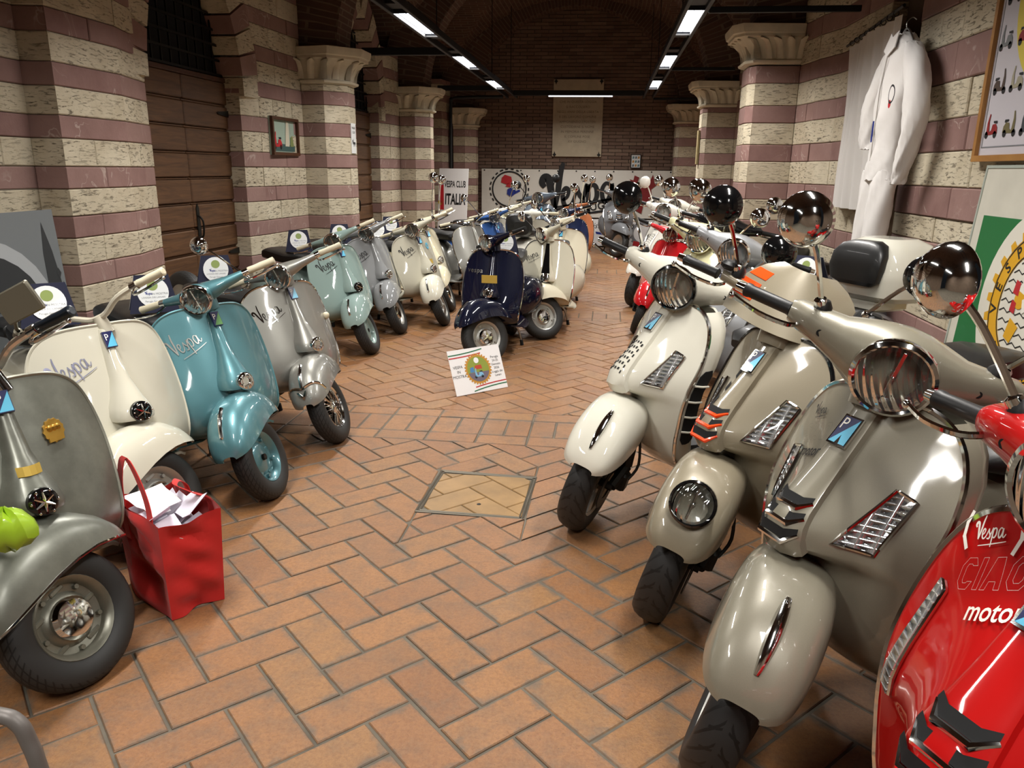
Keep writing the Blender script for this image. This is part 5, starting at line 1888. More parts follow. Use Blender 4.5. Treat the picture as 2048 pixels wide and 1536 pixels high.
# middle row
S_NAVY = vintage('vintage_scooter', 'navy blue scooter in mid-aisle behind the white card', -.94, 6.22, -4, -46, '#060a22', group=G_C, R=.215, sw=.84, script='block', badge=0, rim='disc', grip=MATTBLACK, ink=STEEL)
S_STRIP = vintage('vintage_scooter', 'beige scooter with dark centre strip right behind the navy one', -.53, 7.27, -2, -56, '#cdc8b4', group=G_C, R=.215, sw=.84, fcol='#dcd6bf', ink=INKBLACK, badge=0, rim='disc', mirrors=[(-1, .9, 'round')])
vintage('vintage_scooter', 'cream scooter partly hidden behind the beige one in the middle row', -.50, 8.85, -2, -46, '#ddd7c0', group=G_C, mirrors=[(-1, 1.0, 'round'), (1, 1.0, 'round')], grip=MATTBLACK)
vintage('vintage_scooter', 'dark blue scooter third from the navy one in the middle row', -.50, 11.1, 4, -36, '#182447', group=G_C, mirrors=[(1, 1.3, 'round')], grip=MATTBLACK, script=None)
vintage('vintage_scooter', 'copper-orange scooter at the far end of the middle row', -.45, 12.9, 6, -30, '#b06a44', group=G_C, mirrors=[(1, 1.2, 'round')], grip=MATTBLACK, script=None)
S_BACK = vintage('vintage_scooter', 'white scooter seen from behind with tall black seat back, mid-aisle', -1.0, 11.2, 176, 0, '#dedbd0', group=G_C, script=None)
# right row
RH, RS = -63, 46
DARKLENS = None
S_RED = modern('modern_scooter', 'glossy red modern scooter with white lettering at the right edge', .45, 1.0, RH, 0, '#b3100f', group=G_R, slim=1)
S_BEIGE = modern('modern_scooter', 'glossy grey-beige modern scooter with chrome grille, second from right front', .33, 1.84, RH, RS, '#878272', .15, group=G_R)
S_GTV = modern('modern_scooter', 'matt beige modern scooter with headlamp on the fender and orange accents', .23, 2.58, RH, RS, '#8a816d', .15, group=G_R, fender_lamp=1, naked=1, screen=1, trim=BLACKGLOSS, grillmat=AMBER, slashes=1, mir=(CHROME, BLACKGLOSS))
S_WHITE = modern('modern_scooter', 'white modern scooter with round headlamp and white top case', -.08, 3.27, RH, RS, '#d2cfc1', group=G_R, grille='bars', topcase=1, mir=(CHROME, BLACKGLOSS), lamprim=BLACKGLOSS)
S_SILV = modern('modern_scooter', 'silver-grey modern scooter behind the white one', .40, 4.75, RH, RS, '#a3a5a8', .4, group=G_R, mir=(CHROME, CHROME), mirs=(-1,))
S_YEL = modern('modern_scooter', 'pale yellow modern scooter behind the silver-grey one', .30, 5.75, RH, RS, '#dcd9ae', group=G_R)
vintage('vintage_scooter', 'bright red scooter in the right row beyond the pale yellow one', .33, 7.75, -50, 45, '#b8121a', group=G_R, R=.215, script=None, badge=0, grip=MATTBLACK, mirrors=[(1, 1.0, 'round')])
modern('modern_scooter', 'white modern scooter with white mirror beyond the bright red one', .36, 9.35, -52, 30, '#e4e1d8', group=G_R, mir=(WHITEPL, WHITEPL), grille='bars')
modern('modern_scooter', 'white modern scooter farthest along the right row', .62, 10.9, -52, 30, '#dcd9cc', group=G_R)
S_BLACK = modern('modern_scooter', 'black modern scooter parked close to the lit column on the right', .72, 6.75, -46, 30, '#121214', group=G_R, gripmat=BLACKPL)
S_SLATE = modern('modern_scooter', 'slate grey modern scooter alone in front of the banner', .22, 14.85, 4, 32, '#6b6d70', group=G_R)
# ------------------------------------------------------------------ lettering and small fittings on single scooters
def decal(root, name, mats, fn):
    mb = MB(); fn(mb)
    o = mb.build(name, mats, root, False)
    return o
def seg_path(mb, P, pts, w, closed=False):
    """flat outline stroke in 2D mapped by P"""
    n = len(pts)
    for i in range(n if closed else n - 1):
        a, b = pts[i], pts[(i + 1) % n]
        dx, dy = b[0] - a[0], b[1] - a[1]
        l = math.hypot(dx, dy) or 1
        nx, ny = -dy / l * w, dx / l * w
        ex, ey = dx / l * w * .7, dy / l * w * .7
        k = 4
        g = []
        for j in range(k + 1):
            t = j / k
            x, y = a[0] - ex + (dx + 2 * ex) * t, a[1] - ey + (dy + 2 * ey) * t
            g.append([P(x - nx, y - ny), P(x + nx, y + ny)])
        mb.grid(g, flip=True)
CIAO = [[(.9, .75), (.7, 1), (.25, 1), (0, .75), (0, .25), (.25, 0), (.7, 0), (.9, .25), (.62, .25), (.55, .2), (.35, .2), (.28, .3), (.28, .7), (.35, .8), (.55, .8), (.62, .75)],
        [(1.1, 0), (1.38, 0), (1.38, 1), (1.1, 1)],
        [(1.55, 0), (1.85, 1), (2.3, 1), (2.6, 0), (2.32, 0), (2.25, .25), (1.9, .25), (1.83, 0)],
        [(2.8, .25), (3.05, 0), (3.55, 0), (3.8, .25), (3.8, .75), (3.55, 1), (3.05, 1), (2.8, .75)], [(3.08, .3), (3.18, .2), (3.42, .2), (3.52, .3), (3.52, .7), (3.42, .8), (3.18, .8), (3.08, .7)]]
def motori(root, cy, cz, s, mat, paren, tilt=.0):
    def P(u, v, d=.0055):
        c, sn = math.cos(tilt), math.sin(tilt)
        return ms_off(cy + (u * c - v * sn), cz + (u * sn + v * c), d)
    def a(mb):
        for k in CIAO: seg_path(mb, lambda x, y: P((x - 1.9 + y * .35) * s * .30, (y - .5) * s * .40), k, s * .036, True)
        add_text(mb, 'motori', s * .34, lambda u, v: P(u + s * .22, v - s * .46), shear=.25, bold=.012)
    decal(root, 'lettering', mat, a)
    def b(mb):
        add_script(mb, lambda u, v: P(u - s * .12, v + s * .52), s * .27, 1.3)
        if paren:
            add_text(mb, 'RED', s * .22, lambda u, v: P(u + s * .62, v + s * .66))
            seg_path(mb, P, [(-.52 * s, .34 * s), (-.60 * s, .5 * s), (-.58 * s, .68 * s), (-.50 * s, .82 * s)], s * .03)
            seg_path(mb, P, [(.30 * s, .80 * s), (.40 * s, .62 * s), (.40 * s, .42 * s), (.30 * s, .24 * s)], s * .03)
    decal(root, 'script_word', mat, b)
motori(S_RED, -.125, .865, .115, WHITEPL, True, .5)
motori(S_BEIGE, -.13, .835, .10, INKBLACK, False, .35)
def six(mb): add_text(mb, '6', .17, lambda u, v: ms_off(.12 + u, .82 + v, .0055), bold=.02)
decal(S_SIX, 'number_disc', INKBLACK, lambda mb: disc(mb, lambda u, v: ms_off(u, v, .004), .12, .82, .078))
decal(S_SIX, 'racing_number', WHITEPL, six)
def bird(mb):
    for a in (.4, 2.2, 4.3): mb.poly([ms_off(.06 + .012 * math.cos(a + 1.5), .80 + .012 * math.sin(a + 1.5), .005), ms_off(.06 + .012 * math.cos(a - 1.5), .80 + .012 * math.sin(a - 1.5), .005), ms_off(.06 + .055 * math.cos(a), .80 + .055 * math.sin(a), .005)])
decal(S_SLATE, 'emblem', WHITEPL, bird)
def medal(mb):
    n = 26
    for (r0, h) in ((.036, .006),):
        pts = [(.125 + (r0 if k % 2 else r0 * .9) * math.cos(2 * PI * k / n), .715 + (r0 if k % 2 else r0 * .9) * math.sin(2 * PI * k / n)) for k in range(n)]
        a = [mb.vert(ls_surf(y, z, .008)) for y, z in pts]; b = [mb.vert(ls_surf(y, z, -.002)) for y, z in pts]
        mb.face(a)
        for i in range(n): mb.face((a[i], b[i], b[(i + 1) % n], a[(i + 1) % n]))
    mb.sheet([[ls_surf(y, z, .012) for y in (.10, .125, .150)] for z in (.685, .698)], .006, flip=True)
    for q in (-.014, 0, .014): mb.ell(ls_surf(.125 + q, .722, .008), (.006, .010, .012), 8, 6)
o = decal(S_WORN, 'medallion', GOLD, medal); o['label'] = 'round brass medallion'
def label_(mb): mb.sheet([[(interp(LS_TAB, z)[0] + .074 - 10 * y * y, y, z) for y in (-.034, -.017, 0, .017, .034)] for z in (.632, .66)], .003, flip=True)
decal(S_WORN, 'brass_label', GOLDPAPER, label_)
def card_(mb): mb.sheet([[ls_surf(y, z, .014) for y in (.05, .09, .135)] for z in (.60, .645)], .003, flip=True)
decal(S_TAG, 'yellow_tag', GOLDPAPER, card_)
decal(S_TAG, 'round_sticker', BADGE_L, lambda mb: disc(mb, lambda u, v: ls_surf(u, v, .004), .14, .77, .032, 16, .014))
decal(S_TAG, 'black_sticker', INKBLACK, lambda mb: disc(mb, lambda u, v: ls_surf(u, v, .004), .12, .555, .032, 16, .012))
def plate(mb): mb.sheet([[(interp(LS_TAB, .66)[0] + .082, y, z) for y in (-.065, .065)] for z in (.635, .70)], .004, flip=True)
decal(S_NAVY, 'gold_plate', GOLDPAPER, plate)
def strip(mb): mb.sheet([[(interp(LS_TAB, z)[0] + d, y, z) for y in (-w, w)] for z, d, w in ((.86, .035, .016), (.76, .052, .024), (.66, .068, .032), (.60, .088, .04))], .004, flip=True)
decal(S_STRIP, 'dark_strip', BLACKGLOSS, strip)
seat_part(S_BACK, [(-1.30, .05, .78, .84), (-1.32, .15, .74, .98), (-1.40, .17, .74, 1.02), (-1.46, .14, .76, 1.0), (-1.48, .05, .80, .92)], VINYL, 'vback', 'seat_back')
for s_ in (-1, 1):
    def mk():
        mb = MB(); mb.ell((interp(LS_TAB, .66)[0] - .085, s_ * .265, .665), (.02, .02, .022), 12, 8); return mb.mesh('side_lamp')
    place('side_lamp', cached(('v_sl', s_), mk), IVORY, S_GS)

# ------------------------------------------------------------------ navy stands with a white plaque
def plaque(root, lx, lz, face, label, sc=1.0, dy=0.0):
    th = root.rotation_euler[2]
    p = V(root.location) + Rz(th) @ V((lx, dy, lz)) * root.scale[0]
    o = tag(empty('plaque_stand', p, math.radians(face) - PI / 2), label, 'plaque', 'white oval plaques on navy stands')
    h, w = .20 * sc, .105 * sc
    # easel: two trapezoid boards forming a tent; local x is the direction it faces
    mb = MB()
    mb.prism([(-w * 1.15, 0), (w * 1.15, 0), (w * .78, h), (-w * .78, h)], 0, .008, frame_M((.065, 0, .0), (0, 1, 0), (-.28, 0, 1)))
    mb.build('front_board', VELVET, o, False)
    mb = MB()
    mb.prism([(-w * 1.15, 0), (w * 1.15, 0), (w * .78, h), (-w * .78, h)], -.008, 0, frame_M((-.075, 0, .0), (0, 1, 0), (.36, 0, 1)))
    mb.build('back_board', VELVET, o, False)
    F = frame_M((.065, 0, 0), (0, 1, 0), (-.28, 0, 1))
    def f(u, v, d=.0): return F @ V((u, v, d))
    mb = MB(); cy = h * .54; n = 28
    a = [mb.vert(f(w * .72 * math.cos(2 * PI * k / n), cy + h * .40 * math.sin(2 * PI * k / n), .013)) for k in range(n)]
    b = [mb.vert(f(w * .72 * math.cos(2 * PI * k / n), cy + h * .40 * math.sin(2 * PI * k / n), .006)) for k in range(n)]
    mb.face(a)
    for i in range(n): mb.face((a[i], b[i], b[(i + 1) % n], a[(i + 1) % n]))
    ov = mb.build('oval_plaque', PLAQUEW, o, False)
    mb = MB(); disc(mb, lambda u, v: f(u, v, .0138), 0, cy + h * .17, h * .13, 20); mb.build('round_logo', PLAQUEG, ov, False)
    mb = MB(); add_script(mb, lambda u, v: f(u - w * .2, v + cy - h * .04, .0138), h * .085, 1.8, False); mb.build('script_word', INKBLUE, ov, False)
    mb = MB()
    add_text(mb, 'IN MOSTRA', h * .075, lambda u, v: f(u + w * .3, v + cy - h * .05, .0138))
    for q, s in ((.14, 'LOGGIA DEI LANARI'), (.24, 'Perugia Gennaio')): add_text(mb, s, h * .062, lambda u, v: f(u, v + cy - h * q, .0138))
    mb.build('small_print', INKGREY, ov, False)
PL = 'navy stand with white oval plaque on '
plaque(S_IVORY, -.78, .835, 40, PL + 'the seat of the ivory scooter')
plaque(S_TEAL, -.80, .812, 34, PL + 'the seat of the teal scooter')
plaque(S_GS, -1.0, .812, 30, PL + 'the seat of the silver scooter with spare wheel')
plaque(S_PALE, -.82, .81, 22, PL + 'the seat of the pale green-grey scooter')
plaque(S_GREY, -.74, .81, 20, PL + 'the seat of the plain mid-grey scooter')
plaque(S_TAG, -.86, .81, 18, PL + 'the seat of the beige-grey scooter with yellow tag')
plaque(S_CREAM, -.84, .81, 18, PL + 'the seat of the half-hidden cream scooter')
plaque(S_NAVY, -.80, .805, 4, PL + 'the seat of the navy blue scooter')
plaque(S_WHITE, -1.02, .835, -48, PL + 'the seat of the white scooter with top case')
plaque(S_SILV, -.90, .822, -40, PL + 'the seat of the silver-grey modern scooter')
plaque(S_YEL, -1.05, .835, -36, PL + 'the seat of the pale yellow scooter')

# ------------------------------------------------------------------ flat panels
def panel(o, u, v):
    o, u, v = V(o), V(u).normalized(), V(v)
    v = (v - u * u.dot(v)).normalized()
    n = u.cross(v)
    return lambda a, b, d=0.0: o + u * a + v * b + n * d
def slab(P, w, h, t, name, mat, parent=None, a0=0.0, b0=0.0):
    mb = MB()
    f = [P(a0, b0, 0), P(a0 + w, b0, 0), P(a0 + w, b0 + h, 0), P(a0, b0 + h, 0)]
    k = [P(a0, b0, -t), P(a0 + w, b0, -t), P(a0 + w, b0 + h, -t), P(a0, b0 + h, -t)]
    A = [mb.vert(p) for p in f]; B = [mb.vert(p) for p in k]
    mb.face(A); mb.face(B[::-1])
    for i in range(4): mb.face((A[i], B[i], B[(i + 1) % 4], A[(i + 1) % 4]))
    return mb.build(name, mat, parent, False)
def shape(P, polys, name, mat, parent, d=.002):
    mb = MB()
    for p in polys: mb.poly([P(a, b, d) for a, b in p])
    return mb.build(name, mat, parent, False)
def frame4(P, w, h, t, dp, mat, parent, name='frame'):
    for (a, b, ww, hh) in ((0, 0, w, t), (0, h - t, w, t), (0, t, t, h - 2 * t), (w - t, t, t, h - 2 * t)):
        mb = MB()
        f = [P(a, b, dp), P(a + ww, b, dp), P(a + ww, b + hh, dp), P(a, b + hh, dp)]; k = [P(a, b, -.004), P(a + ww, b, -.004), P(a + ww, b + hh, -.004), P(a, b + hh, -.004)]
        A = [mb.vert(p) for p in f]; B = [mb.vert(p) for p in k]
        mb.face(A); mb.face(B[::-1])
        for i in range(4): mb.face((A[i], B[i], B[(i + 1) % 4], A[(i + 1) % 4]))
        mb.build(name, mat, parent, False)
def flat(name, col, rough=.55): return pr('print_' + name, col, rough)

# banner on the back wall
o = tag(empty('banner', (-.66, 16.80, .6)), 'wide white vinyl banner with black script along the back wall', 'banner')
P = panel((-2.69, 16.80, .62), (1, 0, 0), (0, 0, 1))
P2 = lambda a, b, d=0.0: P(a, b, d) - V((-.66, 16.80, .6))
mb = MB(); g = []
for j in range(9):
    g.append([P2(4.04 * i / 40, .98 * j / 8, .010 * math.sin(i * .9) * (1 - j / 9) + .004 * math.sin(i * 2.3 + j)) for i in range(41)])
mb.sheet(g, .003); sh = mb.build('sheet', BANNERV, o)
P3 = lambda a, b, d=.018: P2(a, b, d)
mb = MB()
for i in range(11):
    disc(mb, lambda u, v: P3(u, v, .008), .06 + 3.92 * i / 10, .95, .016, 8)
mb.build('eyelets', DARKMETAL, o, False)
ring = MB(); disc(ring, P3, .60, .565, .375, 48, .345)
for k in range(22):
    a = 2 * PI * k / 22
    c, s = math.cos(a), math.sin(a)
    ring.poly([P3(.60 + (.40 * c - .03 * s), .565 + (.40 * s + .03 * c)), P3(.60 + (.40 * c + .03 * s), .565 + (.40 * s - .03 * c)), P3(.60 + (.43 * c + .03 * s), .565 + (.43 * s - .03 * c)), P3(.60 + (.43 * c - .03 * s), .565 + (.43 * s + .03 * c))])
ring.build('gear_ring', INKBLACK, o, False)
shape(P3, [[(.42, .70), (.55, .66), (.66, .72), (.64, .82), (.50, .86), (.44, .80)], [(.52, .62), (.62, .60), (.66, .70), (.56, .68)]], 'red_mark', INKRED, o, .018)
shape(P3, [[(.55, .46), (.64, .40), (.72, .46), (.74, .56), (.64, .60), (.56, .56)], [(.72, .46), (.84, .52), (.82, .56), (.72, .52)]], 'blue_mark', INKBLUE, o, .018)
mb = MB()
def rot(u, v, a, ox, oy): return P3(ox + u * math.cos(a) - v * math.sin(a), oy + u * math.sin(a) + v * math.cos(a))
add_script(mb, lambda u, v: rot(u, v, .14, 2.16, .47), .80, 1.9, False)
mb.build('script_word', INKBLACK, o, False)
mb = MB()
q = [(-1.0, -.11), (1.0, -.11), (1.0, .11), (-1.0, .11)]
seg_path(mb, lambda u, v: rot(u, v, .16, 2.10, .17), q, .022, True)
add_text(mb, 'CLUB PERUGIA', .22, lambda u, v: rot(u, v, .16, 2.10, .17), bold=.015, space=1.05)
mb.build('club_name', INKBLACK, o, False)
GR = [[(3.10, .10), (3.22, .02), (3.30, .16), (3.42, .10), (3.46, .30), (3.62, .42), (3.60, .60), (3.72, .70), (3.78, .92), (3.66, .76), (3.62, .90), (3.54, .72), (3.46, .88), (3.44, .66), (3.36, .60), (3.30, .72), (3.34, .84), (3.24, .88), (3.22, .78), (3.14, .80), (3.20, .70), (3.12, .62), (3.02, .70), (2.98, .60), (3.06, .54), (2.98, .44), (3.08, .42), (3.16, .50), (3.24, .44), (3.14, .34), (3.06, .30), (3.10, .22), (3.20, .30), (3.24, .20)]]
shape(P3, GR, 'red_griffin', pr('griffin_red', '#7c1a1c', .55), o, .018)
shape(P3, [[(.98, .18), (1.10, .12), (1.06, .30)], [(1.06, .34), (1.30, .36), (1.16, .22)]], 'red_flag', INKRED, o, .018)
# lower panels
o = tag(empty('display_board', (.5, 16.77, 0)), 'white panel under the banner with black script and grey gear emblem', 'panel')
P = panel((-.40, 16.77, .03), (1, 0, 0), (0, 0, 1))
Q = lambda a, b, d=0.0: P(a, b, d) - V((.5, 16.77, 0))
slab(Q, 1.84, .56, .012, 'board', PAPER, o)
mb = MB(); add_text(mb, 'Registro Storico', .17, lambda u, v: Q(.42 + u, .42 + v, .003), shear=.35)
mb.build('script_title', INKBLACK, o, False)
mb = MB(); disc(mb, lambda u, v: Q(u, v, .003), 1.18, .28, .25, 40, .19)
for k in range(18):
    a = 2 * PI * k / 18; c, s = math.cos(a), math.sin(a)
    mb.poly([Q(1.18 + .25 * c - .025 * s, .28 + .25 * s + .025 * c, .003), Q(1.18 + .25 * c + .025 * s, .28 + .25 * s - .025 * c, .003), Q(1.18 + .285 * c + .02 * s, .28 + .285 * s - .02 * c, .003), Q(1.18 + .285 * c - .02 * s, .28 + .285 * s + .02 * c, .003)])
mb.build('gear_emblem', INKGREY, o, False)
mb = MB(); add_text(mb, 'ITALIA', .10, lambda u, v: Q(1.40 + v * .9, .32 + u * -.8, .0035), bold=.01); mb.build('emblem_letters', INKBLACK, o, False)
shape(Q, [[(.98, .02), (1.14, .0), (1.12, .10), (1.0, .12)]], 'red_ribbon', INKRED, o, .0035)
shape(Q, [[(.18, .30), (.40, .27), (.52, .24), (.38, .23), (.2, .25)]], 'blue_stroke', INKBLUE, o, .0035)

# board with club lettering by the far left column
o = tag(empty('club_board', (-2.93, 14.4, 0)), 'white board lettered in black with red stripe, by the far left column', 'board')
P = panel((-3.22, 14.62, .0), (.93, -.30, 0), (0, .10, 1))
Q = lambda a, b, d=0.0: P(a, b, d) - V((-2.93, 14.4, 0))
slab(Q, .62, 1.60, .012, 'board', PAPER, o)
shape(Q, [[(.03, .84), (.13, .84), (.10, 1.40), (.01, 1.40)]], 'red_stripe', INKRED, o, .003)
mb = MB()
add_text(mb, 'VESPA CLUB', .15, lambda u, v: Q(.35 + u * .55, 1.31 + v * 1.1, .003), bold=.02)
add_text(mb, 'ITALIA', .24, lambda u, v: Q(.36 + u * .62, 1.03 + v * 1.15, .003), bold=.03)
mb.build('lettering', INKBLACK, o, False)
mb = MB(); disc(mb, lambda u, v: Q(u, v, .003), .055, .98, .055, 20); mb.build('yellow_crest', pr('crest_yellow', '#d6b534', .5), o, False)

# inscription stone
o = tag(empty('inscription_stone', (-.68, 16.86, 1.865)), 'tall marble inscription tablet with carved lines on the back wall', 'plaque')
P = panel((-1.195, 16.835, 1.865), (1, 0, 0), (0, 0, 1))
Q = lambda a, b, d=0.0: P(a, b, d) - V((-.68, 16.86, 1.865))
TAB = pr('tablet_marble', '#b9ab92', .6, vary=.2)
slab(Q, 1.03, 1.52, .035, 'tablet', TAB, o)
mb = MB()
LN = ['PERUGIA CITTA DELLE ARTI', 'A RICORDO DEI CITTADINI', 'CHE IN QUESTA LOGGIA', 'SI RACCOLSERO', 'NEGLI ANNI DELLA LIBERTA', 'E DEL LAVORO COMUNE', 'AMMONENDO I POSTERI', 'CUSTODIRNE IL NOME', 'IN MEMORIA PERENNE', 'IL COMUNE POSE', 'XX GIUGNO']
for i, t_ in enumerate(LN): add_text(mb, t_, .065, lambda u, v: Q(.515 + u, 1.28 - i * .098 + v, .002), space=1.05)
tag(mb.build('carved_lines', pr('carved_grey', '#6d6354', .8), o, False), kind='stuff')
for a, b in ((.05, .04), (.98, .04), (.05, 1.48), (.98, 1.48)):
    s = 1 if b < .5 else -1
    mb = MB(); mb.poly([Q(a - .04, b, .012), Q(a, b - .045 * s, .012), Q(a + .04, b, .012), Q(a + .015, b + .02 * s, .012), Q(a, b + .07 * s, .012), Q(a - .015, b + .02 * s, .012)] if s > 0 else [Q(a - .015, b - .02, .012), Q(a, b - .07, .012), Q(a + .015, b - .02, .012), Q(a + .04, b, .012), Q(a, b + .045, .012), Q(a - .04, b, .012)])
    mb.build('clamp', DARKMETAL, o, False)
# small framed poster on the back wall
o = tag(empty('small_poster', (.56, 16.85, 1.645)), 'small dark-framed poster on the brick wall above the banner', 'poster')
P = panel((.455, 16.85, 1.645), (1, 0, 0), (0, 0, 1))
Q = lambda a, b, d=0.0: P(a, b, d) - V((.56, 16.85, 1.645))
slab(Q, .21, .28, .01, 'print', flat('pale', '#cfd2d2'), o)
frame4(Q, .21, .28, .014, .008, DARKMETAL, o)
for i in range(3):
    for j in range(3):
        shape(Q, [[(.03 + i * .055, .03 + j * .08), (.07 + i * .055, .03 + j * .08), (.075 + i * .055, .075 + j * .08), (.04 + i * .055, .08 + j * .08)]], 'picture', flat(('slate', 'ochre', 'teal')[(i + j) % 3], ('#5f6970', '#b0803a', '#557a80')[(i + j) % 3]), o, .001)

# tiny printed scooter silhouettes
def tiny(P, x, y, s, mat, d=.0012, flipx=1, parent=None):
    f = lambda a, b: P(x + a * s * flipx, y + b * s, d)
    mb = MB()
    body = [(-.50, .16), (-.46, .40), (-.30, .56), (-.02, .54), (.05, .30), (.22, .24), (.30, .70), (.26, .98), (.34, 1.0), (.46, .62), (.46, .30), (.56, .14), (.30, .12), (.1, .12)]
    mb.poly([f(a, b) for a, b in (body if flipx > 0 else body[::-1])])
    k = mb.build('printed_scooter', mat, parent, False)
    for wx in (-.32, .44):
        mb = MB(); disc(mb, lambda u, v: f(u * flipx, v), wx * flipx, .12, .15, 14)
        mb.build('printed_wheel', INKBLACK, k, False)
    mb = MB()
    c = [(-.42, .56), (-.10, .60), (-.08, .68), (-.40, .68)]
    mb.poly([f(a, b) for a, b in (c if flipx > 0 else c[::-1])])
    mb.build('printed_seat', INKBLACK, k, False)
# big poster of scooters, oak frame, right wall
o = tag(empty('scooter_poster', (1.77, 3.5, 1.65)), 'large oak-framed poster of many small scooters on the right wall', 'poster')
P = panel((1.895, 4.42, 1.655), (0, -1, 0), (0, 0, 1))
Q = lambda a, b, d=0.0: P(a, b, d) - V((1.77, 3.5, 1.65))
slab(Q, 1.3, 1.6, .02, 'print', flat('lavender', '#c9c5cc'), o)
frame4(Q, 1.3, 1.6, .03, .02, FRAMEWOOD, o)
mb = MB(); disc(mb, lambda u, v: Q(u, v, .0012), .62, .72, .42, 40); mb.build('yellow_glow', flat('yellow', '#dcc94e'), o, False)
mb = MB(); seg_path(mb, lambda u, v: Q(u, v, .0016), [(.055, .07), (1.24, .07), (1.24, 1.54), (.055, 1.54)], .003, True); mb.build('border_line', INKGREY, o, False)
PC = ['#8d1a1c', '#6d6440', '#3a4046', '#4a3a30', '#a39d86', '#595d64', '#787b7d', '#8f1618', '#7c1c18', '#46505c', '#2c3138', '#9a9c98', '#77807a', '#3c4a3c', '#9fa2a0']
for j in range(7):
    for i in range(7):
        if 1 < i < 5 and 2 < j < 5: continue
        tiny(Q, .135 + i * .17, .115 + j * .205, .115, flat('sc%d' % ((i + 3 * j) % 15), PC[(i + 3 * j) % 15]), .0022, 1 if (i + j) % 2 else -1, o)
tiny(Q, .60, .66, .42, flat('sc_big', '#6a5a34'), .0022, 1, o)
# leaning club board with the tricolour and the yellow gear crest
o = tag(empty('crest_board', (1.70, 3.3, .0)), 'big white board with green flag field and yellow gear crest on the right', 'board')
P = panel((1.775, 4.25, .0), (0, -1, 0), (.07, 0, 1))
Q = lambda a, b, d=0.0: P(a, b, d) - V((1.70, 3.3, .0))
slab(Q, 1.45, 1.64, .015, 'board', pr('board_white', '#d8d4c6', .45, vary=.12), o)
frame4(Q, 1.45, 1.64, .014, .004, pr('board_edge', '#a9b0a6', .4), o, 'edge')
shape(Q, [[(.09, .60), (.50, .60), (.50, 1.40), (.09, 1.40)]], 'green_field', pr('flag_green', '#1b6e38', .45), o, .0015)
shape(Q, [[(.95, .60), (1.36, .60), (1.36, 1.40), (.95, 1.40)], [(.55, .42), (.72, .34), (.9, .5), (.80, .60)]], 'red_field', pr('flag_red', '#a5161e', .45), o, .0015)
mb = MB(); disc(mb, lambda u, v: Q(u, v, .0025), .70, 1.03, .44, 48); mb.build('white_disc', pr('disc_white', '#e0dccf', .45), o, False)
YEL = pr('crest_gold', '#dca521', .4)
mb = MB()
for k in range(24):
    a = 2 * PI * k / 24; c, s = math.cos(a), math.sin(a)
    pts = []
    for r_, w_ in ((.325, -.024), (.37, -.018), (.37, .018), (.325, .024)): pts.append(Q(.70 + r_ * c - w_ * s, 1.03 + r_ * s + w_ * c, .0035))
    mb.poly(pts)
disc(mb, lambda u, v: Q(u, v, .0035), .70, 1.03, .335, 48, .245); mb.build('gear', YEL, o, False)
mb = MB()
for r_ in (.250, .325): disc(mb, lambda u, v: Q(u, v, .0045), .70, 1.03, r_ + .004, 48, r_ - .003)
for k, ch in enumerate('VESPA CLUB ITALIA '):
    a = PI * 1.05 - 2 * PI * k / 18
    add_text(mb, ch, .075, lambda u, v: Q(.70 + .288 * math.cos(a) + u * math.sin(a) + v * math.cos(a), 1.03 + .288 * math.sin(a) - u * math.cos(a) + v * math.sin(a), .0045), bold=.02) if ch != ' ' else None
for i in range(9):
    yy = .86 + i * .045
    hw = math.sqrt(max(0, .235 ** 2 - (yy - 1.03) ** 2))
    m = max(4, int(hw * 60))
    seg_path(mb, lambda u, v: Q(u, v, .0045), [(.70 - hw + 2 * hw * t / m, yy + .008 * (1 if t % 2 else -1)) for t in range(m + 1)], .0025)
mb.build('black_lines', INKBLACK, o, False)
mb = MB(); disc(mb, lambda u, v: Q(u, v, .0055), .62, 1.06, .045, 16); mb.build('gold_mark', YEL, o, False)
mb = MB(); disc(mb, lambda u, v: Q(u, v, .0055), .80, 1.02, .045, 16); mb.build('gold_mark', YEL, o, False)
mb = MB(); mb.poly([Q(a, b, .0055) for a, b in ((.56, .88), (.62, .86), (.66, .94), (.58, .97))]); mb.build('gold_mark', YEL, o, False)
shape(Q, [[(.58, 1.10), (.66, 1.08), (.82, 1.16), (.80, 1.22), (.66, 1.18)], [(.66, 1.0), (.84, 1.10), (.80, 1.14), (.64, 1.06)]], 'white_scooter_mark', WHITEPL, o, .0056)
shape(Q, [[(.55, 1.08), (.60, 1.07), (.60, 1.13), (.56, 1.14)], [(.555, 1.00), (.60, .99), (.60, 1.04), (.56, 1.05)]], 'red_mark', INKRED, o, .006)

# framed picture on the left wall
o = tag(empty('framed_picture', (-3.31, 7.93, 1.71)), 'dark wooden framed picture of a red scooter on the left wall', 'picture')
P = panel((-3.33, 7.60, 1.70), (.03, 1, 0), (0, 0, 1))
Q = lambda a, b, d=0.0: P(a, b, d) - V((-3.31, 7.93, 1.71))
slab(Q, .62, .37, .02, 'picture', flat('seafoam', '#9db0a2'), o)
frame4(Q, .62, .37, .03, .03, DARKWOOD, o)
shape(Q, [[(.04, .04), (.58, .04), (.58, .10), (.04, .12)]], 'ground', flat('petrol', '#3f5a58'), o, .002)
tiny(Q, .16, .06, .17, INKRED, .004, -1, o)
shape(Q, [[(.32, .09), (.42, .09), (.42, .32), (.36, .34)]], 'white_figure', flat('bone', '#cfc8b4'), o, .004)
shape(Q, [[(.44, .09), (.53, .09), (.50, .20), (.45, .18)]], 'green_scooter', flat('olive', '#7f8a56'), o, .004)
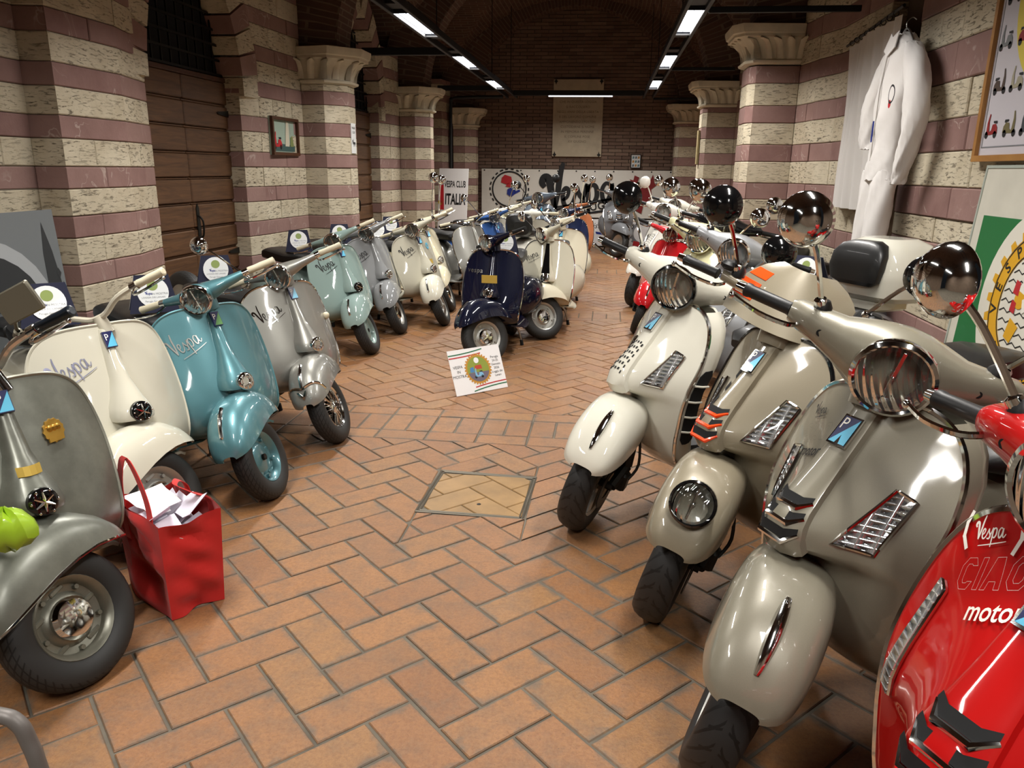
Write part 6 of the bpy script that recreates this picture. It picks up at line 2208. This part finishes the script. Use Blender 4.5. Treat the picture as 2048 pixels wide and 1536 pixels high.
# narrow enamel sign on the first left column
o = tag(empty('column_sign', (-2.835, 8.66, 1.74)), 'narrow white sign fixed to the left stone column', 'sign')
P = panel((-2.838, 8.615, 1.74), (0, 1, 0), (0, 0, 1))
Q = lambda a, b, d=0.0: P(a, b, d) - V((-2.835, 8.66, 1.74))
slab(Q, .15, .32, .006, 'plate', PLAQUEW, o)
mb = MB()
for i, t_ in enumerate(('MUSEO', 'CLUB')): add_text(mb, t_, .035, lambda u, v: Q(.075 + u, .27 - i * .045 + v, .002))
add_script(mb, lambda u, v: Q(.075 + u, .11 + v, .002), .05, 2.0)
mb.build('lettering', INKBLACK, o, False)
# narrow wooden board on the far right column
mb = MB(); mb.box((0, 0, .25), (.03, .16, .50), .004)
k = mb.build('narrow_board', m_wood('pale_board', '#8f8158', '#a8976a', .6, (2, 2, 6)), None, False); k.location = (1.355, 12.62, 1.70)
tag(k, 'narrow pale wooden board hung on the farther right column', 'board')

# black-and-white photograph on a board by the left wall
o = tag(empty('photo_board', (-2.80, 3.3, 0)), 'black and white photograph of an arched loggia leaning on the left wall', 'photograph')
P = panel((-3.06, 2.98, .0), (-.06, 1, 0), (-.06, 0, 1))
Q = lambda a, b, d=0.0: P(a, b, d) - V((-2.80, 3.3, 0))
BW = [flat('bw%d' % i, c) for i, c in enumerate(('#a8abad', '#74787a', '#56595b', '#303234', '#1b1c1d', '#8b8f91'))]
W_, H_ = 1.24, 1.335
slab(Q, W_, H_, .008, 'print', BW[1], o)
def arc(cx, cy, rx, ry, a0, a1, n=14): return [(cx + rx * math.cos(lerp(a0, a1, k / n)), cy + ry * math.sin(lerp(a0, a1, k / n))) for k in range(n + 1)]
D = .13
shape(Q, [arc(.42 + D, .72, .58, .50, 0, PI) + [(D, .50), (1.0 + D, .50)]], 'pale_arch', BW[0], o, .001)
shape(Q, [arc(.42 + D, .72, .50, .42, 0, PI) + [(D, .35), (.92 + D, .35)]], 'dark_vault', BW[3], o, .0016)
shape(Q, [[(.30 + D, .30), (.90 + D, .30), (.90 + D, .78), (.62 + D, .86), (.30 + D, .74)]], 'inner_wall', BW[2], o, .0022)
shape(Q, [arc(.68 + D, .78, .05, .10, 0, PI) + [(.63 + D, .55), (.73 + D, .55)]], 'lancet', BW[4], o, .0028)
shape(Q, [[(1.08, .78), (1.20, .78), (1.20, .92), (1.17, 1.10), (1.12, 1.27), (1.09, 1.10)]], 'pointed_opening', BW[3], o, .0022)
shape(Q, [[(1.01, .30), (1.10, .30), (1.10, .70), (1.01, .70)], [(.99, .70), (1.12, .70), (1.14, .80), (.97, .80)], [(.96, .80), (1.15, .80), (1.15, .83), (.96, .83)]], 'pale_column', BW[0], o, .003)
shape(Q, [[(0, .70), (.98, .79), (.98, .81), (0, .73)]], 'tie_beam', BW[0], o, .0032)
shape(Q, [[(0, .02), (.98, .02), (.98, .30), (0, .36)]], 'balustrade', BW[0], o, .0032)
for j in range(11):
    for i in range(2):
        cx, cy = 1.165 + i * .05 + (.0 if j % 2 else .025), .12 + j * .085
        if cx > 1.225: continue
        shape(Q, [[(cx, cy - .034), (cx + .021, cy), (cx, cy + .034), (cx - .021, cy)]], 'lozenge', BW[3], o, .0032)

# card leaning on the navy scooter's wheel
o = tag(empty('exhibition_card', (-.842, 5.36, 0)), 'white exhibition card with round scooter emblem leaning on the navy wheel', 'sign')
P = panel((-1.012, 5.205, .006), (.331, .315, 0), (-.28, .30, .93))
Q = lambda a, b, d=0.0: P(a, b, d) - V((-.842, 5.36, 0))
CW, CH = .457, .335
slab(Q, CW, CH, .004, 'card', PAPER, o)
def wave(y0, y1, x0, x1, w): return [[(lerp(x0, x1, t / 10), lerp(y0, y1, (t / 10) ** 2)) for t in range(11)] + [(lerp(x0, x1, t / 10), lerp(y0, y1, (t / 10) ** 2) + w) for t in range(10, -1, -1)]]
shape(Q, wave(.293, .315, .0, .30, .008), 'green_line', INKGREEN, o, .001); shape(Q, wave(.272, .285, .0, .28, .008), 'red_line', INKRED, o, .001)
shape(Q, [[(CW - a, .335 - b) for a, b in p] for p in wave(.293, .318, .0, .30, .008)], 'green_line', INKGREEN, o, .001)
shape(Q, [[(CW - a, .335 - b) for a, b in p] for p in wave(.272, .29, .0, .28, .008)], 'red_line', INKRED, o, .001)
mb = MB(); cx, cy = .232, .172
disc(mb, lambda u, v: Q(u, v, .0012), cx, cy, .108, 40, .09)
for k in range(30):
    a = 2 * PI * k / 30; c, s = math.cos(a), math.sin(a)
    mb.poly([Q(cx + r_ * c - w_ * s, cy + r_ * s + w_ * c, .0012) for r_, w_ in ((.106, -.006), (.118, -.006), (.118, .006), (.106, .006))])
mb.build('gear_ring', pr('card_ochre', '#c08a35', .5), o, False)
mb = MB(); disc(mb, lambda u, v: Q(u, v, .0014), cx, cy, .095, 40); mb.build('round_picture', pr('card_green', '#8a963f', .5), o, False)
shape(Q, [arc(cx, cy, .094, .094, PI + .25, 2 * PI - .25)], 'picture_ground', flat('purple_grey', '#6d6472'), o, .0018)
shape(Q, [[(cx - .03, cy + .0), (cx + .035, cy + .0), (cx + .03, cy + .03), (cx - .025, cy + .028)]], 'red_block', flat('brickred', '#b5452f'), o, .002)
shape(Q, [[(cx - .075, cy - .02), (cx - .035, cy - .02), (cx - .04, cy + .02), (cx - .07, cy + .015)]], 'blue_block', flat('blueblock', '#4a7fb0'), o, .002)
mb = MB(); disc(mb, lambda u, v: Q(u, v, .002), cx - .003, cy + .066, .022, 18); mb.build('white_spot', PAPER, o, False)
tiny(Q, cx, cy - .066, .075, flat('skyscooter', '#7fb4d6'), .0024, -1, o)
mb = MB()
for i, t_ in enumerate(('VESPA', 'IN', 'MOSTRA')): add_text(mb, t_, .03, lambda u, v: Q(.062 + u, .205 - i * .035 + v, .001))
for i, t_ in enumerate(('Perugia', '24-25', 'Gennaio', '2026', 'Loggia dei', 'Lanari')): add_text(mb, t_, .024, lambda u, v: Q(.395 + u, .245 - i * .028 + v, .001))
mb.build('lettering', INKBLACK, o, False)
mb = MB(); k0 = [Q(.20, .25, -.004), Q(.26, .25, -.004)]
mb.poly([k0[0], k0[1], V((k0[1].x + .06, k0[1].y + .09, 0.001)), V((k0[0].x + .06, k0[0].y + .09, 0.001))]); mb.build('prop', PAPER, o, False)

# ------------------------------------------------------------------ cloth things
def cloth(name, g, t, mat, parent=None): 
    mb = MB(); mb.sheet(g, t); return mb.build(name, mat, parent, True, 60)
# curtain on a rod
o = tag(empty('curtain', (1.88, 6.1, 2.6)), 'white curtain hanging from a dark rod at the right wall', 'curtain')
g = []
for j in range(15):
    z = lerp(2.60, 1.32, j / 14)
    row = []
    for i in range(49):
        t = i / 48
        y = lerp(7.18, 5.75, t)
        x = 1.85 + .028 * math.sin(t * 46 + .5 * math.sin(j * .4)) * (.5 + .5 * j / 14) + .02 * math.sin(t * 9 + j * .15) + .10 * (1 - t)
        row.append((x - 1.88, y - 6.1 - .03 * (j / 14), z - 2.6))
    g.append(row)
cloth('drape', g, .003, CURTAIN, o)
mb = MB(); mb.tube([(.07, 1.15, .02), (-.03, -.42, .04)], .011, 8); mb.build('rod', DARKMETAL, o)
for i in range(9):
    mb = MB(); y = 1.0 - i * .155; xo = .0 + .064 * y
    mb.tube([(xo + .018 * math.cos(2 * PI * k / 10), y, .022 + .018 * math.sin(2 * PI * k / 10)) for k in range(10)], .003, 5, closed=True)
    mb.build('ring', DARKMETAL, o)
# white coverall on a hanger
o = tag(empty('coverall', (1.78, 5.36, 2.45)), 'white racing coverall on a hanger in front of the right wall', 'coverall')
def rings_loft(name, rows, mat, parent, n=20, wob=.006, seed=1):
    mb = MB(); R_ = []
    for j, (x, y, z, rx, ry) in enumerate(rows):
        R_.append([(x + rx * math.cos(2 * PI * k / n) + wob * math.sin(5 * 2 * PI * k / n + j * 1.1 + seed), y + ry * math.sin(2 * PI * k / n) + wob * math.cos(4 * 2 * PI * k / n + j * .8), z + .006 * math.sin(3 * k + j)) for k in range(n)])
    mb.loft(R_)
    return mb.build(name, mat, parent, True, 70)
def sm(rows, n=4): return crom(rows, n)
rings_loft('torso', sm([(0, 0, -.03, .05, .05), (0, 0, -.08, .07, .13), (0, .0, -.15, .085, .215), (0, .01, -.30, .095, .235), (-.01, .03, -.50, .09, .215), (-.01, .05, -.66, .08, .19), (-.01, .07, -.80, .085, .195), (-.01, .09, -.90, .085, .20)]), CLOTHW, o)
rings_loft('trouser_leg', sm([(-.01, .17, -.84, .075, .115), (-.015, .19, -1.0, .075, .115), (-.02, .22, -1.25, .07, .105), (-.02, .26, -1.50, .065, .10), (-.02, .29, -1.68, .06, .095)]), CLOTHW, o, seed=2)
rings_loft('trouser_leg', sm([(-.01, .0, -.84, .075, .11), (-.02, -.01, -1.0, .075, .11), (-.03, .0, -1.25, .07, .10), (-.035, .03, -1.50, .065, .095), (-.04, .06, -1.66, .06, .09)]), CLOTHW, o, seed=3)
rings_loft('sleeve', sm([(0, -.13, -.10, .05, .05), (0, -.22, -.20, .065, .085), (-.01, -.34, -.38, .07, .095), (-.01, -.38, -.55, .065, .085), (-.01, -.33, -.72, .055, .07), (-.01, -.26, -.86, .045, .05), (-.01, -.24, -.92, .04, .042)]), CLOTHW, o, seed=4)
rings_loft('sleeve', sm([(0, .13, -.10, .05, .05), (0, .24, -.20, .065, .08), (-.02, .32, -.36, .07, .085), (-.03, .36, -.52, .065, .075), (-.03, .37, -.64, .055, .065), (-.03, .36, -.70, .045, .055)]), CLOTHW, o, seed=5)
mb = MB()
mb.sheet([[(-.055, -.06, -.02), (-.07, .0, -.05), (-.06, .06, -.02)], [(-.085, -.10, -.12), (-.09, 0, -.16), (-.085, .09, -.12)]], .006); mb.build('collar', CLOTHW, o)
mb = MB(); mb.tube(crom([(0, .15, -.09), (0, .0, .0), (0, -.15, -.09)], 6), .006, 6)
mb.tube(crom([(0, 0, .0), (0, .01, .04), (.03, .015, .065), (.05, .0, .05)], 5), .003, 6); mb.build('hanger', STEEL, o)
mb = MB(); disc(mb, lambda u, v: V((-.118 + .05 * abs(u), -.24 + u, -.40 + v)), 0, 0, .055, 24, .043); mb.build('sleeve_patch_ring', INKBLACK, o, False)
mb = MB(); disc(mb, lambda u, v: V((-.117 + .05 * abs(u), -.225 + u, -.455 + v)), 0, 0, .024, 14); mb.build('red_patch', INKRED, o, False)
mb = MB(); mb.box((-.10, .075, -.60), (.006, .012, .13)); mb.build('pocket_zip', INKBLUE, o, False)
mb = MB(); mb.tube([(-.095, -.01, -.16), (-.108, .01, -.35), (-.102, .03, -.55), (-.095, .06, -.78)], .004, 5); mb.build('front_zip', pr('zip_grey', '#b9b4ae', .5), o)
# red tote bag with papers
BX, BY = -1.585, 2.46
o = tag(empty('tote_bag', (BX, BY, 0), math.radians(-36)), 'red fabric tote bag stuffed with white papers on the floor', 'bag')
def bagpt(u, z):
    """u around 0..1 starting at the near long side"""
    w, d = lerp(.185, .195, z / .38), lerp(.10, .115, z / .38)
    per = [(-w, -d), (w, -d), (w, d), (-w, d)]
    k = int(u * 4) % 4; t = u * 4 - int(u * 4)
    a, b = per[k], per[(k + 1) % 4]
    x, y = lerp(a[0], b[0], t), lerp(a[1], b[1], t)
    e = math.sin(PI * t)
    f = .012 * math.sin(z * 24 + u * 11) * e + .010 * math.sin(z * 41 - t * 5 + u * 17) * e + .008 * math.sin(z * 62 + t * 9) * e + .016 * e * math.sin(z * 14 + 3 * t + u * 5) - (.018 * e if k % 2 else -.006 * e) * (z / .38)
    nx, ny = ((0, -1), (1, 0), (0, 1), (-1, 0))[k]
    return (x + nx * f, y + ny * f, z + (.012 * math.sin(u * 13) if z > .3 else 0))
mb = MB()
N = 64
g = [[bagpt(k / N, z) for k in range(N)] for z in [.002] + [.0187 * q for q in range(1, 20)] + [.375]]
ids = mb.grid(g, cv=True); mb.face(ids[0][::-1])
g2 = [[(p[0] * .975, p[1] * .96, p[2]) for p in [bagpt(k / N, z) for k in range(N)]] for z in (.375, .32, .24)]
mb.grid(g2, cv=True)
mb.build('bag_body', REDBAG, o, True, 50)
for s_, top in ((-1, .20), (1, .10)):
    pts = crom([(-.09, s_ * .115, .24), (-.095, s_ * .12, .37), (-.085, s_ * .10 - .02, .37 + top * .6), (-.05 + .0, s_ * .08 - .03, .37 + top), (.03, s_ * .08 - .02, .37 + top * .6), (.085, s_ * .10, .38), (.09, s_ * .117, .24)] if s_ < 0 else [(-.09, .115, .24), (-.09, .12, .37), (-.05, .07, .37 + top * .6), (.02, .03, .37 + top * .7), (.08, .06, .37 + top * .5), (.09, .12, .37), (.09, .115, .24)], 5)
    mb = MB()
    mb.sheet([[(p[0] - .018, p[1], p[2]), (p[0] + .018, p[1] + .004, p[2])] for p in pts], .003); mb.build('handle', REDBAG, o)
mb = MB()
for r_ in (.03, .045, .06, .075, .09):
    disc(mb, lambda u, v: V((-.165 + u * .8, -.112 - .004, .16 + v * 1.2)), 0, 0, r_, 24, r_ - .006, -.4, 2.9)
mb.build('grey_print', flat('bagprint', '#a6666a'), o, False)
rb = random.Random(3)
for k in range(9):
    mb = MB(); g = []
    cx, cy = rb.uniform(-.11, .11), rb.uniform(-.06, .06); az = rb.uniform(-.6, .6); tl = rb.uniform(-.5, .5)
    for i in range(5):
        row = []
        for j in range(4):
            u, v = (i / 4 - .5) * .20, (j / 3 - .5) * .14
            row.append((cx + u * math.cos(az) - v * .3 * math.sin(az), cy + u * math.sin(az) * .4 + v * .55, .33 + .05 * math.cos(k) + v * tl + .015 * math.sin(6 * u * 10 + k) + u * .25 * math.sin(k * 2)))
        g.append(row)
    mb.sheet(g, .0015); mb.build('paper', pr('paper_lilac', '#dcd9e6', .6) if k % 3 else PAPER, o)
# lime bag against the worn scooter and grey tube frame in the near corner
o = tag(empty('lime_pouch', (-1.655, 1.80, 0)), 'lime green plastic pouch at the left edge above the worn fender', 'pouch')
mb = MB(); g = []
for i in range(9):
    t = PI * i / 8
    g.append([(.085 * math.sin(t) * math.cos(2 * PI * k / 16) * (1 + .12 * math.sin(5 * k + i)), .055 * math.sin(t) * math.sin(2 * PI * k / 16), -.06 * math.cos(t) + .01 * math.sin(3 * k)) for k in range(16)])
mb.grid(g, cv=True, flip=True)
k = mb.build('pouch_body', pr('lime_plastic', '#9fc32c', .3, 0, .5), o); k.location = (0, 0, .585)
mb = MB(); mb.tube(crom([(-.03, .0, .62), (-.07, .05, .68), (-.12, .12, .74)], 4), .004, 6); mb.build('strap', MATTBLACK, o)
mb = MB()
TG = pr('tube_grey', '#6f6a66', .45, .2)
p = crom([(-1.75, 1.19, .012), (-1.75, 1.19, .32), (-1.74, 1.19, .46), (-1.66, 1.19, .495), (-1.40, 1.19, .50), (-1.20, 1.19, .50), (-1.15, 1.19, .485), (-1.132, 1.19, .44), (-1.115, 1.188, .36), (-1.07, 1.188, .012)], 6)
mb.tube(p, .0165, 12)
o = tag(mb.build('tube_frame', TG), 'bent grey metal tube frame in the near left corner', 'frame')
